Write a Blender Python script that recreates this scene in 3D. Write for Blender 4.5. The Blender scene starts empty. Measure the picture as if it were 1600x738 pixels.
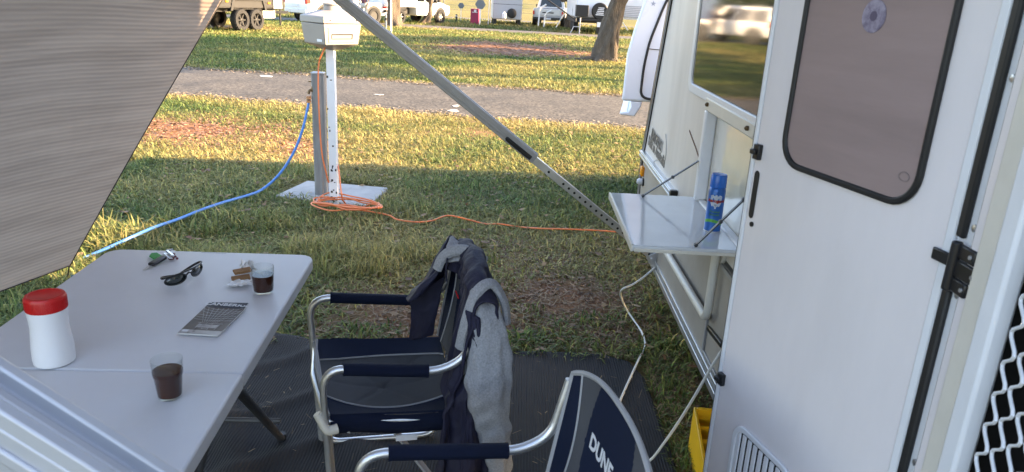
import bpy, bmesh, math, random
import numpy as np
from mathutils import Vector, Matrix
random.seed(7); rng = np.random.default_rng(7)
SC = bpy.context.scene
COL = SC.collection
PI = math.pi
R = math.radians

# ------------------------------------------------------------------ camera model (used to measure the place from the photograph)
FPX, PITCH, ROLL, CAMH = 1155.0, R(18), R(3), 1.70
FWD = Vector((0, math.cos(PITCH), -math.sin(PITCH))); UP = Vector((0, math.sin(PITCH), math.cos(PITCH))); RT = Vector((1, 0, 0))
def ray(px, py):
    dx, dy = px-800, py-369
    u = dx*math.cos(ROLL)+dy*math.sin(ROLL); v = -dx*math.sin(ROLL)+dy*math.cos(ROLL)
    return FWD*FPX+RT*u-UP*v
def atz(px, py, z=0.0):
    d = ray(px, py); t = (z-CAMH)/d.z; return Vector((d.x*t, d.y*t, z))
def aty(px, py, y):
    d = ray(px, py); t = y/d.y; return Vector((d.x*t, y, CAMH+d.z*t))
def atx(px, py, x):
    d = ray(px, py); t = x/d.x; return Vector((x, d.y*t, CAMH+d.z*t))

# ------------------------------------------------------------------ materials
MATS = {}
def M(name, c, rough=.5, metal=0, var=.10, vs=5, bump=0, bs=60, ior=1.45, trans=0, coat=0, c2=None, amt=.5, bdist=.01, alpha=1, sub=0, attr=None, stretch=None, fine=0):
    if name in MATS: return MATS[name]
    m = bpy.data.materials.new(name); m.use_nodes = True
    nt = m.node_tree; N = nt.nodes; L = nt.links
    b = N['Principled BSDF']
    b.inputs['Roughness'].default_value = rough; b.inputs['Metallic'].default_value = metal
    b.inputs['IOR'].default_value = ior; b.inputs['Transmission Weight'].default_value = trans
    b.inputs['Coat Weight'].default_value = coat; b.inputs['Alpha'].default_value = alpha
    tc = N.new('ShaderNodeTexCoord'); vec = tc.outputs['Object']
    if stretch:
        mp = N.new('ShaderNodeMapping'); mp.inputs['Scale'].default_value = stretch; L.new(vec, mp.inputs[0]); vec = mp.outputs[0]
    c = tuple(c)
    lo = tuple(max(0, x*(1-var)) for x in c) if c2 is None else c
    hi = tuple(min(1, x*(1+var*.8)) for x in c) if c2 is None else tuple(c2)
    no = N.new('ShaderNodeTexNoise'); no.inputs['Scale'].default_value = vs; no.inputs['Detail'].default_value = 7; no.inputs['Roughness'].default_value = .62
    L.new(vec, no.inputs['Vector'])
    rp = N.new('ShaderNodeValToRGB'); rp.color_ramp.elements[0].position = .5-.22*(1 if c2 is None else 2*(1-amt)); rp.color_ramp.elements[1].position = .72 if c2 is None else .5+.3*(1-amt)+.12
    rp.color_ramp.elements[0].color = (*lo, 1); rp.color_ramp.elements[1].color = (*hi, 1)
    L.new(no.outputs['Fac'], rp.inputs['Fac']); out = rp.outputs['Color']
    if attr:
        at = N.new('ShaderNodeAttribute'); at.attribute_name = attr
        mx = N.new('ShaderNodeMix'); mx.data_type = 'RGBA'; mx.blend_type = 'MULTIPLY'; mx.inputs[0].default_value = 1
        L.new(out, mx.inputs[6]); L.new(at.outputs['Color'], mx.inputs[7]); out = mx.outputs[2]
    L.new(out, b.inputs['Base Color'])
    # roughness breakup
    r2 = N.new('ShaderNodeMapRange'); r2.inputs[3].default_value = max(.02, rough-.06-.1*rough); r2.inputs[4].default_value = min(1, rough+.05+.1*rough)
    L.new(no.outputs['Fac'], r2.inputs[0]); L.new(r2.outputs[0], b.inputs['Roughness'])
    if bump:
        n2 = N.new('ShaderNodeTexNoise'); n2.inputs['Scale'].default_value = bs; n2.inputs['Detail'].default_value = 4; L.new(vec, n2.inputs['Vector'])
        bp = N.new('ShaderNodeBump'); bp.inputs['Strength'].default_value = bump; bp.inputs['Distance'].default_value = bdist
        L.new(n2.outputs['Fac'], bp.inputs['Height']); L.new(bp.outputs['Normal'], b.inputs['Normal'])
    MATS[name] = m
    return m
def weave(name, c, scale=220, bump=.5, var=.18, axis=None, rough=.85, c2=None, vs=4, bdist=.002):
    m = M(name, c, rough, var=var, vs=vs, c2=c2); nt = m.node_tree; N = nt.nodes; L = nt.links; b = N['Principled BSDF']
    tc = [n for n in N if n.type == 'TEX_COORD'][0]
    hs = []
    for d in (axis or ('X', 'Y', 'Z')):
        w = N.new('ShaderNodeTexWave'); w.bands_direction = d; w.inputs['Scale'].default_value = scale; w.inputs['Distortion'].default_value = .6; w.inputs['Detail'].default_value = 1
        L.new(tc.outputs['Object'], w.inputs['Vector']); hs.append(w.outputs['Fac'])
    h = hs[0]
    for k in hs[1:]:
        a = N.new('ShaderNodeMath'); a.operation = 'ADD'; L.new(h, a.inputs[0]); L.new(k, a.inputs[1]); h = a.outputs[0]
    bp = N.new('ShaderNodeBump'); bp.inputs['Strength'].default_value = bump; bp.inputs['Distance'].default_value = bdist
    L.new(h, bp.inputs['Height']); L.new(bp.outputs['Normal'], b.inputs['Normal'])
    b.inputs['Sheen Weight'].default_value = .0; b.inputs['Specular IOR Level'].default_value = .2
    return m

m_van   = M('van_wall_paint', (.62, .58, .545), .42, var=.14, vs=2.6, bump=.5, bs=95, bdist=.0025, stretch=(1, 2.2, .4))
m_clad  = M('van_lower_cladding', (.31, .28, .245), .5, var=.22, vs=3, bump=.15, bs=160, bdist=.002)
m_white = M('white_gloss_panel', (.72, .675, .685), .22, var=.055, vs=3.4, bump=.05, bs=6, bdist=.01, stretch=(1.6, 1.6, .5), coat=.15)
m_frame = M('white_powder_coat', (.70, .71, .74), .33, var=.05, vs=9)
m_cream = M('cream_frame_paint', (.62, .585, .52), .4, var=.06, vs=12)
m_alu   = M('brushed_aluminium', (.62, .63, .65), .32, metal=.9, var=.10, vs=14, bump=.05, bs=200, bdist=.001)
m_alu2  = M('anodised_grey_alu', (.36, .36, .375), .45, metal=.5, var=.10, vs=18)
m_tube  = M('polished_alu_tube', (.70, .71, .73), .40, metal=.9, var=.06, vs=30)
m_black = M('black_rubber', (.012, .012, .013), .55, var=.3, vs=20)
m_blackpl = M('black_plastic', (.015, .015, .017), .35, var=.3, vs=20)
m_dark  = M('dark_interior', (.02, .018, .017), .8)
m_plast = M('table_white_plastic', (.56, .56, .585), .48, var=.07, vs=2.2, bump=.35, bs=420, bdist=.0012)
m_legs  = M('grey_hammertone_steel', (.055, .058, .065), .45, metal=.3, var=.2)
m_navy  = weave('navy_canvas', (.007, .013, .036), 260, .4)
m_navy2 = weave('navy_armrest_cover', (.006, .011, .032), 260, .5, rough=.7)
m_greyf = weave('grey_canvas', (.085, .088, .098), 240, .45)
m_pipe  = weave('light_piping', (.40, .40, .41), 300, .4)
m_print = M('white_print', (.62, .63, .66), .6, var=.08, vs=60)
m_jnavy = M('jacket_navy_nylon', (.012, .012, .034), .72, var=.3, vs=18, bump=.5, bs=30, bdist=.010)
m_jgrey = M('jacket_grey_fleece', (.30, .305, .325), .95, var=.28, vs=170, bump=.5, bs=190, bdist=.004)
m_red   = M('red_lid', (.55, .012, .012), .35, var=.08)
m_jar   = M('white_jar_plastic', (.76, .76, .77), .32, var=.03)
m_coffee = M('black_coffee', (.045, .014, .008), .12, var=.2)
m_crema = M('coffee_surface', (.17, .085, .048), .6, var=.3, vs=40)
m_glass = M('clear_glass', (.96, .98, .97), .02, trans=1, ior=1.45, var=0)
m_yellow = M('yellow_plastic', (.75, .42, .015), .42, var=.1)
m_orange = M('orange_cord', (.66, .17, .055), .45, var=.1)
m_blueh = M('blue_hose', (.055, .19, .50), .4, var=.1)
m_wcord = M('white_cord', (.70, .69, .66), .5, var=.08)
m_conc  = M('concrete', (.34, .33, .31), .9, var=.18, vs=6, bump=.5, bs=70, bdist=.004)
m_galv  = M('weathered_galvanised', (.20, .195, .19), .7, metal=.1, var=.3, vs=7, stretch=(4, 4, .6))
m_wpost = M('chipped_white_paint', (.68, .69, .71), .45, var=.06, vs=12)
m_chip  = M('bare_steel_chip', (.05, .045, .04), .7)
m_box   = M('beige_power_box', (.27, .245, .225), .5, var=.06, vs=5)
m_brass = M('old_brass', (.16, .10, .05), .5, metal=.7, var=.3, vs=30)
m_bark  = M('tree_bark', (.050, .037, .027), .95, c2=(.155, .118, .085), vs=6, bump=1.0, bs=22, bdist=.06, stretch=(1.6, 1.6, .45))
m_tyre  = M('tyre_rubber', (.013, .013, .014), .8, var=.3, vs=30)
m_rim   = M('alloy_rim', (.45, .45, .47), .35, metal=.7)
m_carw  = M('white_car_paint', (.78, .78, .79), .25, var=.03, coat=.4)
m_canopy = M('white_canopy_paint', (.66, .69, .75), .3, var=.03, vs=1.5, coat=.3)
m_carg  = M('silver_car_paint', (.50, .51, .53), .3, metal=.2, var=.04, coat=.4)
m_char  = M('charcoal_trailer_panel', (.014, .0135, .014), .5, metal=.1, var=.12, vs=3)
m_char2 = M('dark_trailer_guard', (.008, .008, .009), .5, var=.2)
m_wglass = M('dark_car_glass', (.012, .014, .016), .05, var=.1, coat=.3)
m_tail  = M('red_tail_lens', (.50, .012, .010), .25)
m_amber = M('amber_lens', (.75, .25, .01), .25)
m_maroon = M('maroon_bin_paint', (.26, .012, .06), .45, var=.15)
m_signg = M('grey_sign', (.13, .15, .17), .5)
m_silver = M('silver_camper_sheet', (.42, .42, .45), .42, metal=.2, var=.06, vs=2)
m_pipew = M('white_pvc', (.75, .75, .75), .4)
m_leaf  = M('tree_leaf', (.05, .085, .022), .6, var=.5, vs=1.2, attr='tint')
m_skin  = M('skin', (.42, .24, .17), .55, var=.08)
m_shirt = M('plaid_shirt', (.16, .05, .06), .9, c2=(.05, .05, .09), vs=9)
m_short = M('pale_trousers', (.42, .42, .40), .9)
m_hair  = M('grey_hair', (.20, .18, .16), .8)
m_awn   = M('awning_vinyl', (.50, .51, .53), .6, var=.06); m_awn.node_tree.nodes['Principled BSDF'].inputs['Transmission Weight'].default_value = .45; m_awn.node_tree.nodes['Principled BSDF'].inputs['IOR'].default_value = 1.05

# van window: dark bronze acrylic with a slightly wavy gloss
m_pane = M('bronze_acrylic', (.045, .032, .020), .03, var=.2, ior=1.95)
def wavy(m, sc, st, dist):
    nt = m.node_tree; N = nt.nodes; L = nt.links
    tc = [n for n in N if n.type == 'TEX_COORD'][0]
    n2 = N.new('ShaderNodeTexNoise'); n2.inputs['Scale'].default_value = sc; n2.inputs['Detail'].default_value = 1
    bp = N.new('ShaderNodeBump'); bp.inputs['Strength'].default_value = st; bp.inputs['Distance'].default_value = dist
    L.new(tc.outputs['Object'], n2.inputs['Vector']); L.new(n2.outputs['Fac'], bp.inputs['Height']); L.new(bp.outputs['Normal'], N['Principled BSDF'].inputs['Normal'])
wavy(m_pane, 1.1, .05, .05)
m_dpane = M('mauve_blind_behind_acrylic', (.30, .222, .215), .12, var=.12, vs=4, stretch=(.5,.5,4), coat=1.0, ior=1.6)
m_dpane.node_tree.nodes['Principled BSDF'].inputs['Coat Roughness'].default_value = .03
wavy(m_dpane, 1.6, .25, .03)
m_shelf = M('glossy_shelf_laminate', (.56, .575, .60), .12, var=.05, vs=6, coat=.5)
m_recess = M('recess_gloss_white', (.70, .67, .60), .14, var=.05, vs=5, coat=.4)
wavy(m_recess, 14, .25, .01)

nt = m_glass.node_tree; N = nt.nodes; L = nt.links
tg = N.new('ShaderNodeBsdfTransparent'); tg.inputs[0].default_value = (.955, .97, .965, 1); gg = N.new('ShaderNodeBsdfGlossy'); gg.inputs['Roughness'].default_value = .02
lw0 = N.new('ShaderNodeLayerWeight'); lw1 = N.new('ShaderNodeMath'); lw1.operation = 'POWER'; L.new(lw0.outputs['Facing'], lw1.inputs[0]); lw1.inputs[1].default_value = 3.5; lw = N.new('ShaderNodeMath'); lw.operation = 'MULTIPLY_ADD'; L.new(lw1.outputs[0], lw.inputs[0]); lw.inputs[1].default_value = .55; lw.inputs[2].default_value = .03; mg_ = N.new('ShaderNodeMixShader'); L.new(lw.outputs[0], mg_.inputs[0]); L.new(tg.outputs[0], mg_.inputs[1]); L.new(gg.outputs[0], mg_.inputs[2]); L.new(mg_.outputs[0], N['Material Output'].inputs['Surface'])
# ------------------------------------------------------------------ mesh builder
WL = {}; WARP = [None]
class MB:
    def __init__(s): s.v = []; s.f = []; s.m = []
    def add(s, vs, fs, m=0):
        o = len(s.v); s.v += [tuple(v) for v in vs]; s.f += [tuple(i+o for i in f) for f in fs]; s.m += [m]*len(fs); return o
    def box(s, x0, x1, y0, y1, z0, z1, m=0):
        s.add([(x0,y0,z0),(x1,y0,z0),(x1,y1,z0),(x0,y1,z0),(x0,y0,z1),(x1,y0,z1),(x1,y1,z1),(x0,y1,z1)],
              [(0,3,2,1),(4,5,6,7),(0,1,5,4),(1,2,6,5),(2,3,7,6),(3,0,4,7)], m)
    def obox(s, c, ax, ay, az, m=0):
        c, ax, ay, az = map(Vector, (c, ax, ay, az))
        vs = [c+ax*i+ay*j+az*k for k in (-1, 1) for i, j in ((-1,-1),(1,-1),(1,1),(-1,1))]
        s.add(vs, [(0,3,2,1),(4,5,6,7),(0,1,5,4),(1,2,6,5),(2,3,7,6),(3,0,4,7)], m)
    def bar(s, a, b, w, h, up=(0,0,1), m=0):
        a, b, up = Vector(a), Vector(b), Vector(up); d = (b-a); l = d.length; d.normalize()
        sx = d.cross(up).normalized(); u = sx.cross(d).normalized()
        s.obox((a+b)/2, d*(l/2), sx*(w/2), u*(h/2), m)
    def tube(s, pts, r, n=10, m=0, closed=False, flat=1.0):
        pts = [Vector(p) for p in pts]; k = len(pts)
        rs = r if isinstance(r, (list, tuple)) else [r]*k
        T = []
        for i in range(k):
            if closed: t = pts[(i+1) % k]-pts[i-1]
            else: t = pts[min(i+1, k-1)]-pts[max(i-1, 0)]
            T.append(t.normalized() if t.length > 1e-9 else Vector((0,0,1)))
        nrm = T[0].orthogonal().normalized(); rings = []
        for i in range(k):
            nrm = (nrm-T[i]*nrm.dot(T[i]))
            nrm = nrm.normalized() if nrm.length > 1e-6 else T[i].orthogonal().normalized()
            b = T[i].cross(nrm)
            rings.append([pts[i]+nrm*(rs[i]*math.cos(2*PI*j/n))+b*(rs[i]*flat*math.sin(2*PI*j/n)) for j in range(n)])
        vs = [p for rg in rings for p in rg]; fs = []
        for i in range(k if closed else k-1):
            for j in range(n):
                a = i*n+j; b2 = i*n+(j+1) % n; i2 = (i+1) % k
                fs.append((a, b2, i2*n+(j+1) % n, i2*n+j))
        if not closed:
            fs.append(tuple(range(n-1, -1, -1))); fs.append(tuple((k-1)*n+j for j in range(n)))
        s.add(vs, fs, m)
    def lathe(s, prof, c=(0,0,0), n=28, m=0, ax=None, caps=True, ms=None):
        c = Vector(c); Mx = Matrix.Identity(3) if ax is None else Vector((0,0,1)).rotation_difference(Vector(ax)).to_matrix()
        vs = [c+Mx @ Vector((r*math.cos(2*PI*j/n), r*math.sin(2*PI*j/n), z)) for r, z in prof for j in range(n)]
        k = len(prof)
        o = s.add(vs, [], m)
        for i in range(k-1):
            for j in range(n):
                s.f.append((o+i*n+j, o+i*n+(j+1) % n, o+(i+1)*n+(j+1) % n, o+(i+1)*n+j)); s.m.append(ms[i] if ms else m)
        if caps:
            s.f.append(tuple(o+j for j in range(n-1, -1, -1))); s.m.append(ms[0] if ms else m)
            s.f.append(tuple(o+(k-1)*n+j for j in range(n))); s.m.append(ms[-1] if ms else m)
    def prism(s, poly, vec, m=0):
        poly = [Vector(p) for p in poly]; vec = Vector(vec); n = len(poly)
        s.add(poly+[p+vec for p in poly], [tuple(range(n-1, -1, -1)), tuple(range(n, 2*n))]+[(i, (i+1) % n, n+(i+1) % n, n+i) for i in range(n)], m)
    def grid(s, fn, nu, nv, m=0, mf=None):
        vs = [fn(i/nu, j/nv) for i in range(nu+1) for j in range(nv+1)]
        o = s.add(vs, [], m)
        for i in range(nu):
            for j in range(nv):
                a = o+i*(nv+1)+j; s.f.append((a, a+1, a+nv+2, a+nv+1)); s.m.append(mf((i+.5)/nu, (j+.5)/nv) if mf else m)
    def ring_frame(s, outer, inner, vec, m=0):      # flat frame between two loops of the same length, given depth vec
        n = len(outer); vec = Vector(vec); O = [Vector(p) for p in outer]; I = [Vector(p) for p in inner]
        vs = O+I+[p+vec for p in O]+[p+vec for p in I]; fs = []
        for i in range(n):
            j = (i+1) % n
            fs += [(i, j, n+j, n+i), (2*n+i, 3*n+i, 3*n+j, 2*n+j), (i, 2*n+i, 2*n+j, j), (n+i, n+j, 3*n+j, 3*n+i)]
        s.add(vs, fs, m)
    def frustum(s, secs, m=0):                       # secs: (z, x0, x1, halfwidth)
        vs = []
        for z, x0, x1, hw in secs: vs += [(x0,-hw,z),(x1,-hw,z),(x1,hw,z),(x0,hw,z)]
        k = len(secs); fs = [(3,2,1,0), tuple((k-1)*4+j for j in range(4))]
        for i in range(k-1):
            for j in range(4): fs.append((i*4+j, i*4+(j+1) % 4, (i+1)*4+(j+1) % 4, (i+1)*4+j))
        s.add(vs, fs, m)
    def build(s, name, mats, parent=None, bevel=0, seg=2, solid=0, sub=0, ang=38, loc=None, keepworld=True):
        me = bpy.data.meshes.new(name)
        off = Vector((0,0,0))
        if parent is not None: off = WL.get(parent, Vector((0,0,0)))
        elif loc is not None: off = Vector(loc)
        V = [(x-off.x, y-off.y, z-off.z) for x, y, z in s.v]
        if WARP[0]: V = [WARP[0](v) for v in V]
        me.from_pydata(V, [], s.f)
        if not isinstance(mats, (list, tuple)): mats = [mats]
        for m in mats: me.materials.append(m)
        me.polygons.foreach_set('material_index', s.m)
        bm = bmesh.new(); bm.from_mesh(me); bmesh.ops.recalc_face_normals(bm, faces=bm.faces[:]); bm.to_mesh(me); bm.free()
        me.polygons.foreach_set('use_smooth', [True]*len(me.polygons)); me.set_sharp_from_angle(angle=R(ang)); me.update()
        o = bpy.data.objects.new(name, me); COL.objects.link(o)
        if parent is not None:
            o.parent = parent; WL[o] = off
        elif loc is not None:
            o.location = off; WL[o] = off
        if solid:
            d = o.modifiers.new('solid', 'SOLIDIFY'); d.thickness = solid; d.offset = 0
        if sub:
            d = o.modifiers.new('sub', 'SUBSURF'); d.levels = sub; d.render_levels = sub
        if bevel:
            d = o.modifiers.new('bevel', 'BEVEL'); d.width = bevel; d.segments = seg; d.limit_method = 'ANGLE'; d.angle_limit = R(40)
        return o
def thing(name, label, cat, loc=(0,0,0), rz=0, group=None):
    o = bpy.data.objects.new(name, None); COL.objects.link(o); o.empty_display_size = .1
    o.location = loc; o.rotation_euler = (0,0,rz); o['label'] = label; o['category'] = cat
    if group: o['group'] = group
    WL[o] = Vector((0,0,0)) if rz else Vector(loc)
    return o
def local(name, label, cat, loc=(0,0,0), rz=0, group=None):          # parts of this one are given in its own coordinates
    o = thing(name, label, cat, loc, rz, group); WL[o] = Vector((0,0,0)); return o
def tag(o, label, cat, group=None):
    o['label'] = label; o['category'] = cat
    if group: o['group'] = group
    return o
def structure(o): o['kind'] = 'structure'; return o
def fillet(pts, r, n=6):
    pts = [Vector(p) for p in pts]; out = [pts[0]]
    for i in range(1, len(pts)-1):
        a, b, c = pts[i-1], pts[i], pts[i+1]; u = (a-b); v = (c-b)
        rr = min(r, u.length*.48, v.length*.48); p0 = b+u.normalized()*rr; p1 = b+v.normalized()*rr
        for k in range(n+1):
            t = k/n; out.append(p0*(1-t)**2+b*2*t*(1-t)+p1*t*t)
    return out+[pts[-1]]
def smooth(pts, n=8):                                                # Catmull-Rom
    P = [Vector(p) for p in pts]; P = [P[0]*2-P[1]]+P+[P[-1]*2-P[-2]]; out = []
    for i in range(1, len(P)-2):
        for k in range(n):
            t = k/n; a, b, c, d = P[i-1], P[i], P[i+1], P[i+2]
            out.append(.5*((2*b)+(c-a)*t+(2*a-5*b+4*c-d)*t*t+(3*b-a-3*c+d)*t**3))
    return out+[P[-2]]
def rrect(u0, u1, v0, v1, r, n=5):
    out = []
    for cu, cv, a0 in ((u1-r, v1-r, 0), (u0+r, v1-r, 90), (u0+r, v0+r, 180), (u1-r, v0+r, 270)):
        for k in range(n+1):
            a = R(a0+90*k/n); out.append((cu+r*math.cos(a), cv+r*math.sin(a)))
    return out
def lettering(name, body, size, origin, xd, yd, mat, parent, depth=.0012, shear=0, bold=0, bend=None):
    cu = bpy.data.curves.new(name, 'FONT'); cu.body = body; cu.size = size; cu.extrude = depth; cu.align_x = 'CENTER'; cu.align_y = 'CENTER'; cu.shear = shear; cu.offset = bold
    cu.resolution_u = 3
    t = bpy.data.objects.new(name, cu); COL.objects.link(t); dg = bpy.context.evaluated_depsgraph_get()
    me = bpy.data.meshes.new_from_object(t.evaluated_get(dg)); bpy.data.objects.remove(t); bpy.data.curves.remove(cu)
    xd = Vector(xd).normalized(); yd = Vector(yd).normalized(); zd = xd.cross(yd)
    off = Vector(origin)-(WL.get(parent, Vector((0,0,0))) if parent else Vector((0,0,0)))
    for v in me.vertices:
        p = v.co.copy()
        v.co = bend(p) if bend else off+xd*p.x+yd*p.y+zd*p.z
    me.materials.clear(); me.materials.append(mat)
    for q in me.polygons: q.material_index = 0
    o = bpy.data.objects.new(name, me); COL.objects.link(o)
    if parent is not None: o.parent = parent; WL[o] = WL.get(parent, Vector((0,0,0)))
    return o
def copy_tree(o, parent=None):
    c = o.copy(); COL.objects.link(c)
    if parent is not None: c.parent = parent
    for ch in [x for x in bpy.data.objects if x.parent == o]: copy_tree(ch, c)
    return c
# value noise
NG = rng.random((256, 256))
def vnoise(x, y, s):
    x = np.asarray(x, float)*s+91.3; y = np.asarray(y, float)*s+37.7
    xi = np.floor(x).astype(int); yi = np.floor(y).astype(int); fx = x-xi; fy = y-yi
    fx = fx*fx*(3-2*fx); fy = fy*fy*(3-2*fy); g = lambda a, b: NG[a % 256, b % 256]
    return (g(xi,yi)*(1-fx)+g(xi+1,yi)*fx)*(1-fy)+(g(xi,yi+1)*(1-fx)+g(xi+1,yi+1)*fx)*fy
def fbm(x, y, s): return (vnoise(x,y,s)*.5+vnoise(x,y,s*2.1)*.28+vnoise(x,y,s*4.3)*.22)

# ------------------------------------------------------------------ GROUND
def G(px, py): p = atz(px, py); return p.x, p.y
DIRT = [(*G(640,495), .42, .30, .8), (*G(880,470), .40, .30, .95), (*G(930,455), .35, .30, .7), (*G(740,505), .5, .22, .8), (*G(560,515), .35, .2, .6), (*G(960,505), .45, .3, .6),
        (*G(840,415), .55, .5, .45), (*G(900,400), .5, .5, .35),
        (*G(790,76), 1.5, 2.4, 1.3), (*G(860,82), 1.2, 1.6, 1.1), (*G(560,125), 1.2, .5, .3), (*G(310,205), 1.1, .7, .95), (*G(250,200), .9, .6, .9), (*G(700,210), 1.0, .4, .35), (*G(350,42), 2.5, .8, .8),
        (*G(1010,520), .22, .7, .35), (.9, 2.5, .35, 1.2, .5)]
def dirt(x, y):
    d = np.zeros_like(x)
    for cx, cy, sx, sy, a in DIRT: d = np.maximum(d, a*np.exp(-.5*(((x-cx)/sx)**2+((y-cy)/sy)**2)))
    n = fbm(x, y, 3.1); n2 = fbm(x+40, y, .55)
    return np.clip(d*(.55+.9*n)+np.clip((n2-.62)*2.2, 0, .5), 0, 1)
def dry(x, y):
    n = fbm(x+17, y-9, .45); base = np.clip((n-.36)*2.0, 0, 1)
    lit = ((y > 7.0) & (y < 11)).astype(float)*.32 + (y > 14)*.2  # sunlit bands made strawier: sunlight put into the grass colour
    near_trunk = np.exp(-.5*(((x-.2)/1.0)**2+((y-4.2)/1.3)**2))*.55
    edge = np.exp(-.5*((y-road_y0(x))/.35)**2)*.6+np.exp(-.5*((y-road_y1(x))/.25)**2)*.45
    return np.clip(base*.75+lit+near_trunk+edge, 0, 1)
def road_y0(x): return 10.60-.134*np.asarray(x, float)+.06*np.sin(np.asarray(x)*2.3)+.05*np.sin(np.asarray(x)*5.1+1)
def road_y1(x): return 14.35-.10*np.asarray(x, float)+.07*np.sin(np.asarray(x)*1.7+2)+.05*np.sin(np.asarray(x)*4.3)
def fr_y0(x): return 36.6-.05*np.asarray(x, float)+.05*np.sin(np.asarray(x)*1.3)
def fr_y1(x): return 39.6-.05*np.asarray(x, float)+.06*np.sin(np.asarray(x)*1.1+1)
SW = np.array([p[:] for p in (atz(430,305), atz(480,282), atz(607,293), atz(575,322))])[:, :2]
def inslab(x, y):
    s = np.ones_like(x, bool); n = 4; c = SW.mean(0)
    for i in range(n):
        a = SW[i]; b = SW[(i+1) % n]; e = b-a; nn = np.array([-e[1], e[0]]); sg = np.sign(nn@(c-a)); s &= ((x-a[0])*nn[0]+(y-a[1])*nn[1])*sg > -.02
    return s
xs = np.concatenate([[-700,-300,-120,-60,-35,-22,-15,-11], np.arange(-9, 6, .14), [6.5,8,11,15,22,35,60,120,300,700]])
ys = np.concatenate([[-300,-60,-20,-8,-4,-2], np.arange(-1, 16, .14), np.arange(16, 48, .5), [49,52,56,62,70,85,110,160,240,400,900]])
X, Y = np.meshgrid(xs, ys, indexing='ij')
Zg = (fbm(X, Y, 1.6)-.5)*.035*((np.abs(X) < 9) & (Y > -1) & (Y < 16)) + np.clip((Y-60)*.004, 0, 2.5)
def roadmask(x, y, pad=.35): return (np.minimum(y-(road_y0(x)-pad), (road_y1(x)+pad)-y) > 0) | (np.minimum(y-(fr_y0(x)-pad*2), (fr_y1(x)+pad*2)-y) > 0)
Zg = np.where(roadmask(X, Y), -.03, Zg); 
nx, ny = X.shape
gm = bpy.data.meshes.new('ground'); idx = np.arange(nx*ny).reshape(nx, ny)
F = np.stack([idx[:-1,:-1], idx[1:,:-1], idx[1:,1:], idx[:-1,1:]], -1).reshape(-1, 4)
gm.from_pydata(np.stack([X, Y, Zg], -1).reshape(-1, 3).tolist(), [], F.tolist())
at_ = gm.color_attributes.new('ground_mix', 'FLOAT_COLOR', 'POINT')
far = (Y > 47).astype(float)
dm = dirt(X, Y)*(1-far); dr = np.where(far > 0, np.clip(.02+.85*fbm(X, Y, .11), 0, 1), dry(X, Y))
rgba = np.stack([dm, dr, fbm(X, Y, .9), np.ones_like(X)], -1).reshape(-1)
at_.data.foreach_set('color', rgba.astype(np.float32))
gm.polygons.foreach_set('use_smooth', [True]*len(gm.polygons))
ground = structure(bpy.data.objects.new('ground', gm)); COL.objects.link(ground)
m_ground = bpy.data.materials.new('lawn_soil'); m_ground.use_nodes = True
nt = m_ground.node_tree; N = nt.nodes; L = nt.links; b = N['Principled BSDF']; b.inputs['Roughness'].default_value = .95; b.inputs['Specular IOR Level'].default_value = .1
tc = N.new('ShaderNodeTexCoord'); at = N.new('ShaderNodeAttribute'); at.attribute_name = 'ground_mix'; sp = N.new('ShaderNodeSeparateColor'); L.new(at.outputs['Color'], sp.inputs[0])
def noise(sc, det=6, st=None):
    n = N.new('ShaderNodeTexNoise'); n.inputs['Scale'].default_value = sc; n.inputs['Detail'].default_value = det; n.inputs['Roughness'].default_value = .68
    if st:
        mp = N.new('ShaderNodeMapping'); mp.inputs['Scale'].default_value = st; L.new(tc.outputs['Object'], mp.inputs[0]); L.new(mp.outputs[0], n.inputs['Vector'])
    else: L.new(tc.outputs['Object'], n.inputs['Vector'])
    return n.outputs['Fac']
def ramp(f, a, b2, ca, cb):
    r = N.new('ShaderNodeValToRGB'); r.color_ramp.elements[0].position = a; r.color_ramp.elements[1].position = b2; r.color_ramp.elements[0].color = (*ca, 1); r.color_ramp.elements[1].color = (*cb, 1); L.new(f, r.inputs[0]); return r.outputs[0]
def mix(f, a, b2):
    m = N.new('ShaderNodeMix'); m.data_type = 'RGBA'; L.new(f, m.inputs[0]); L.new(a, m.inputs[6]); L.new(b2, m.inputs[7]); return m.outputs[2]
def madd(a, b2, k):
    m = N.new('ShaderNodeMath'); m.operation = 'MULTIPLY_ADD'; L.new(b2, m.inputs[0]); m.inputs[1].default_value = k; L.new(a, m.inputs[2]); m.use_clamp = True; return m.outputs[0]
green = ramp(noise(14), .34, .68, (.036, .050, .016), (.105, .125, .038))
straw = ramp(noise(22), .32, .7, (.16, .12, .05), (.36, .285, .12))
soil = ramp(noise(9), .3, .72, (.135, .066, .040), (.34, .165, .092))
n6 = noise(5); c6 = N.new('ShaderNodeMath'); c6.operation = 'SUBTRACT'; L.new(n6, c6.inputs[0]); c6.inputs[1].default_value = .5
dfac = madd(sp.outputs[0], c6.outputs[0], 1.1); gfac = madd(sp.outputs[1], c6.outputs[0], .9)
L.new(mix(dfac, mix(gfac, green, straw), soil), b.inputs['Base Color'])
bp = N.new('ShaderNodeBump'); bp.inputs['Strength'].default_value = .9; bp.inputs['Distance'].default_value = .05; L.new(noise(30, 9), bp.inputs['Height']); L.new(bp.outputs['Normal'], b.inputs['Normal'])
gm.materials.append(m_ground)

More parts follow.
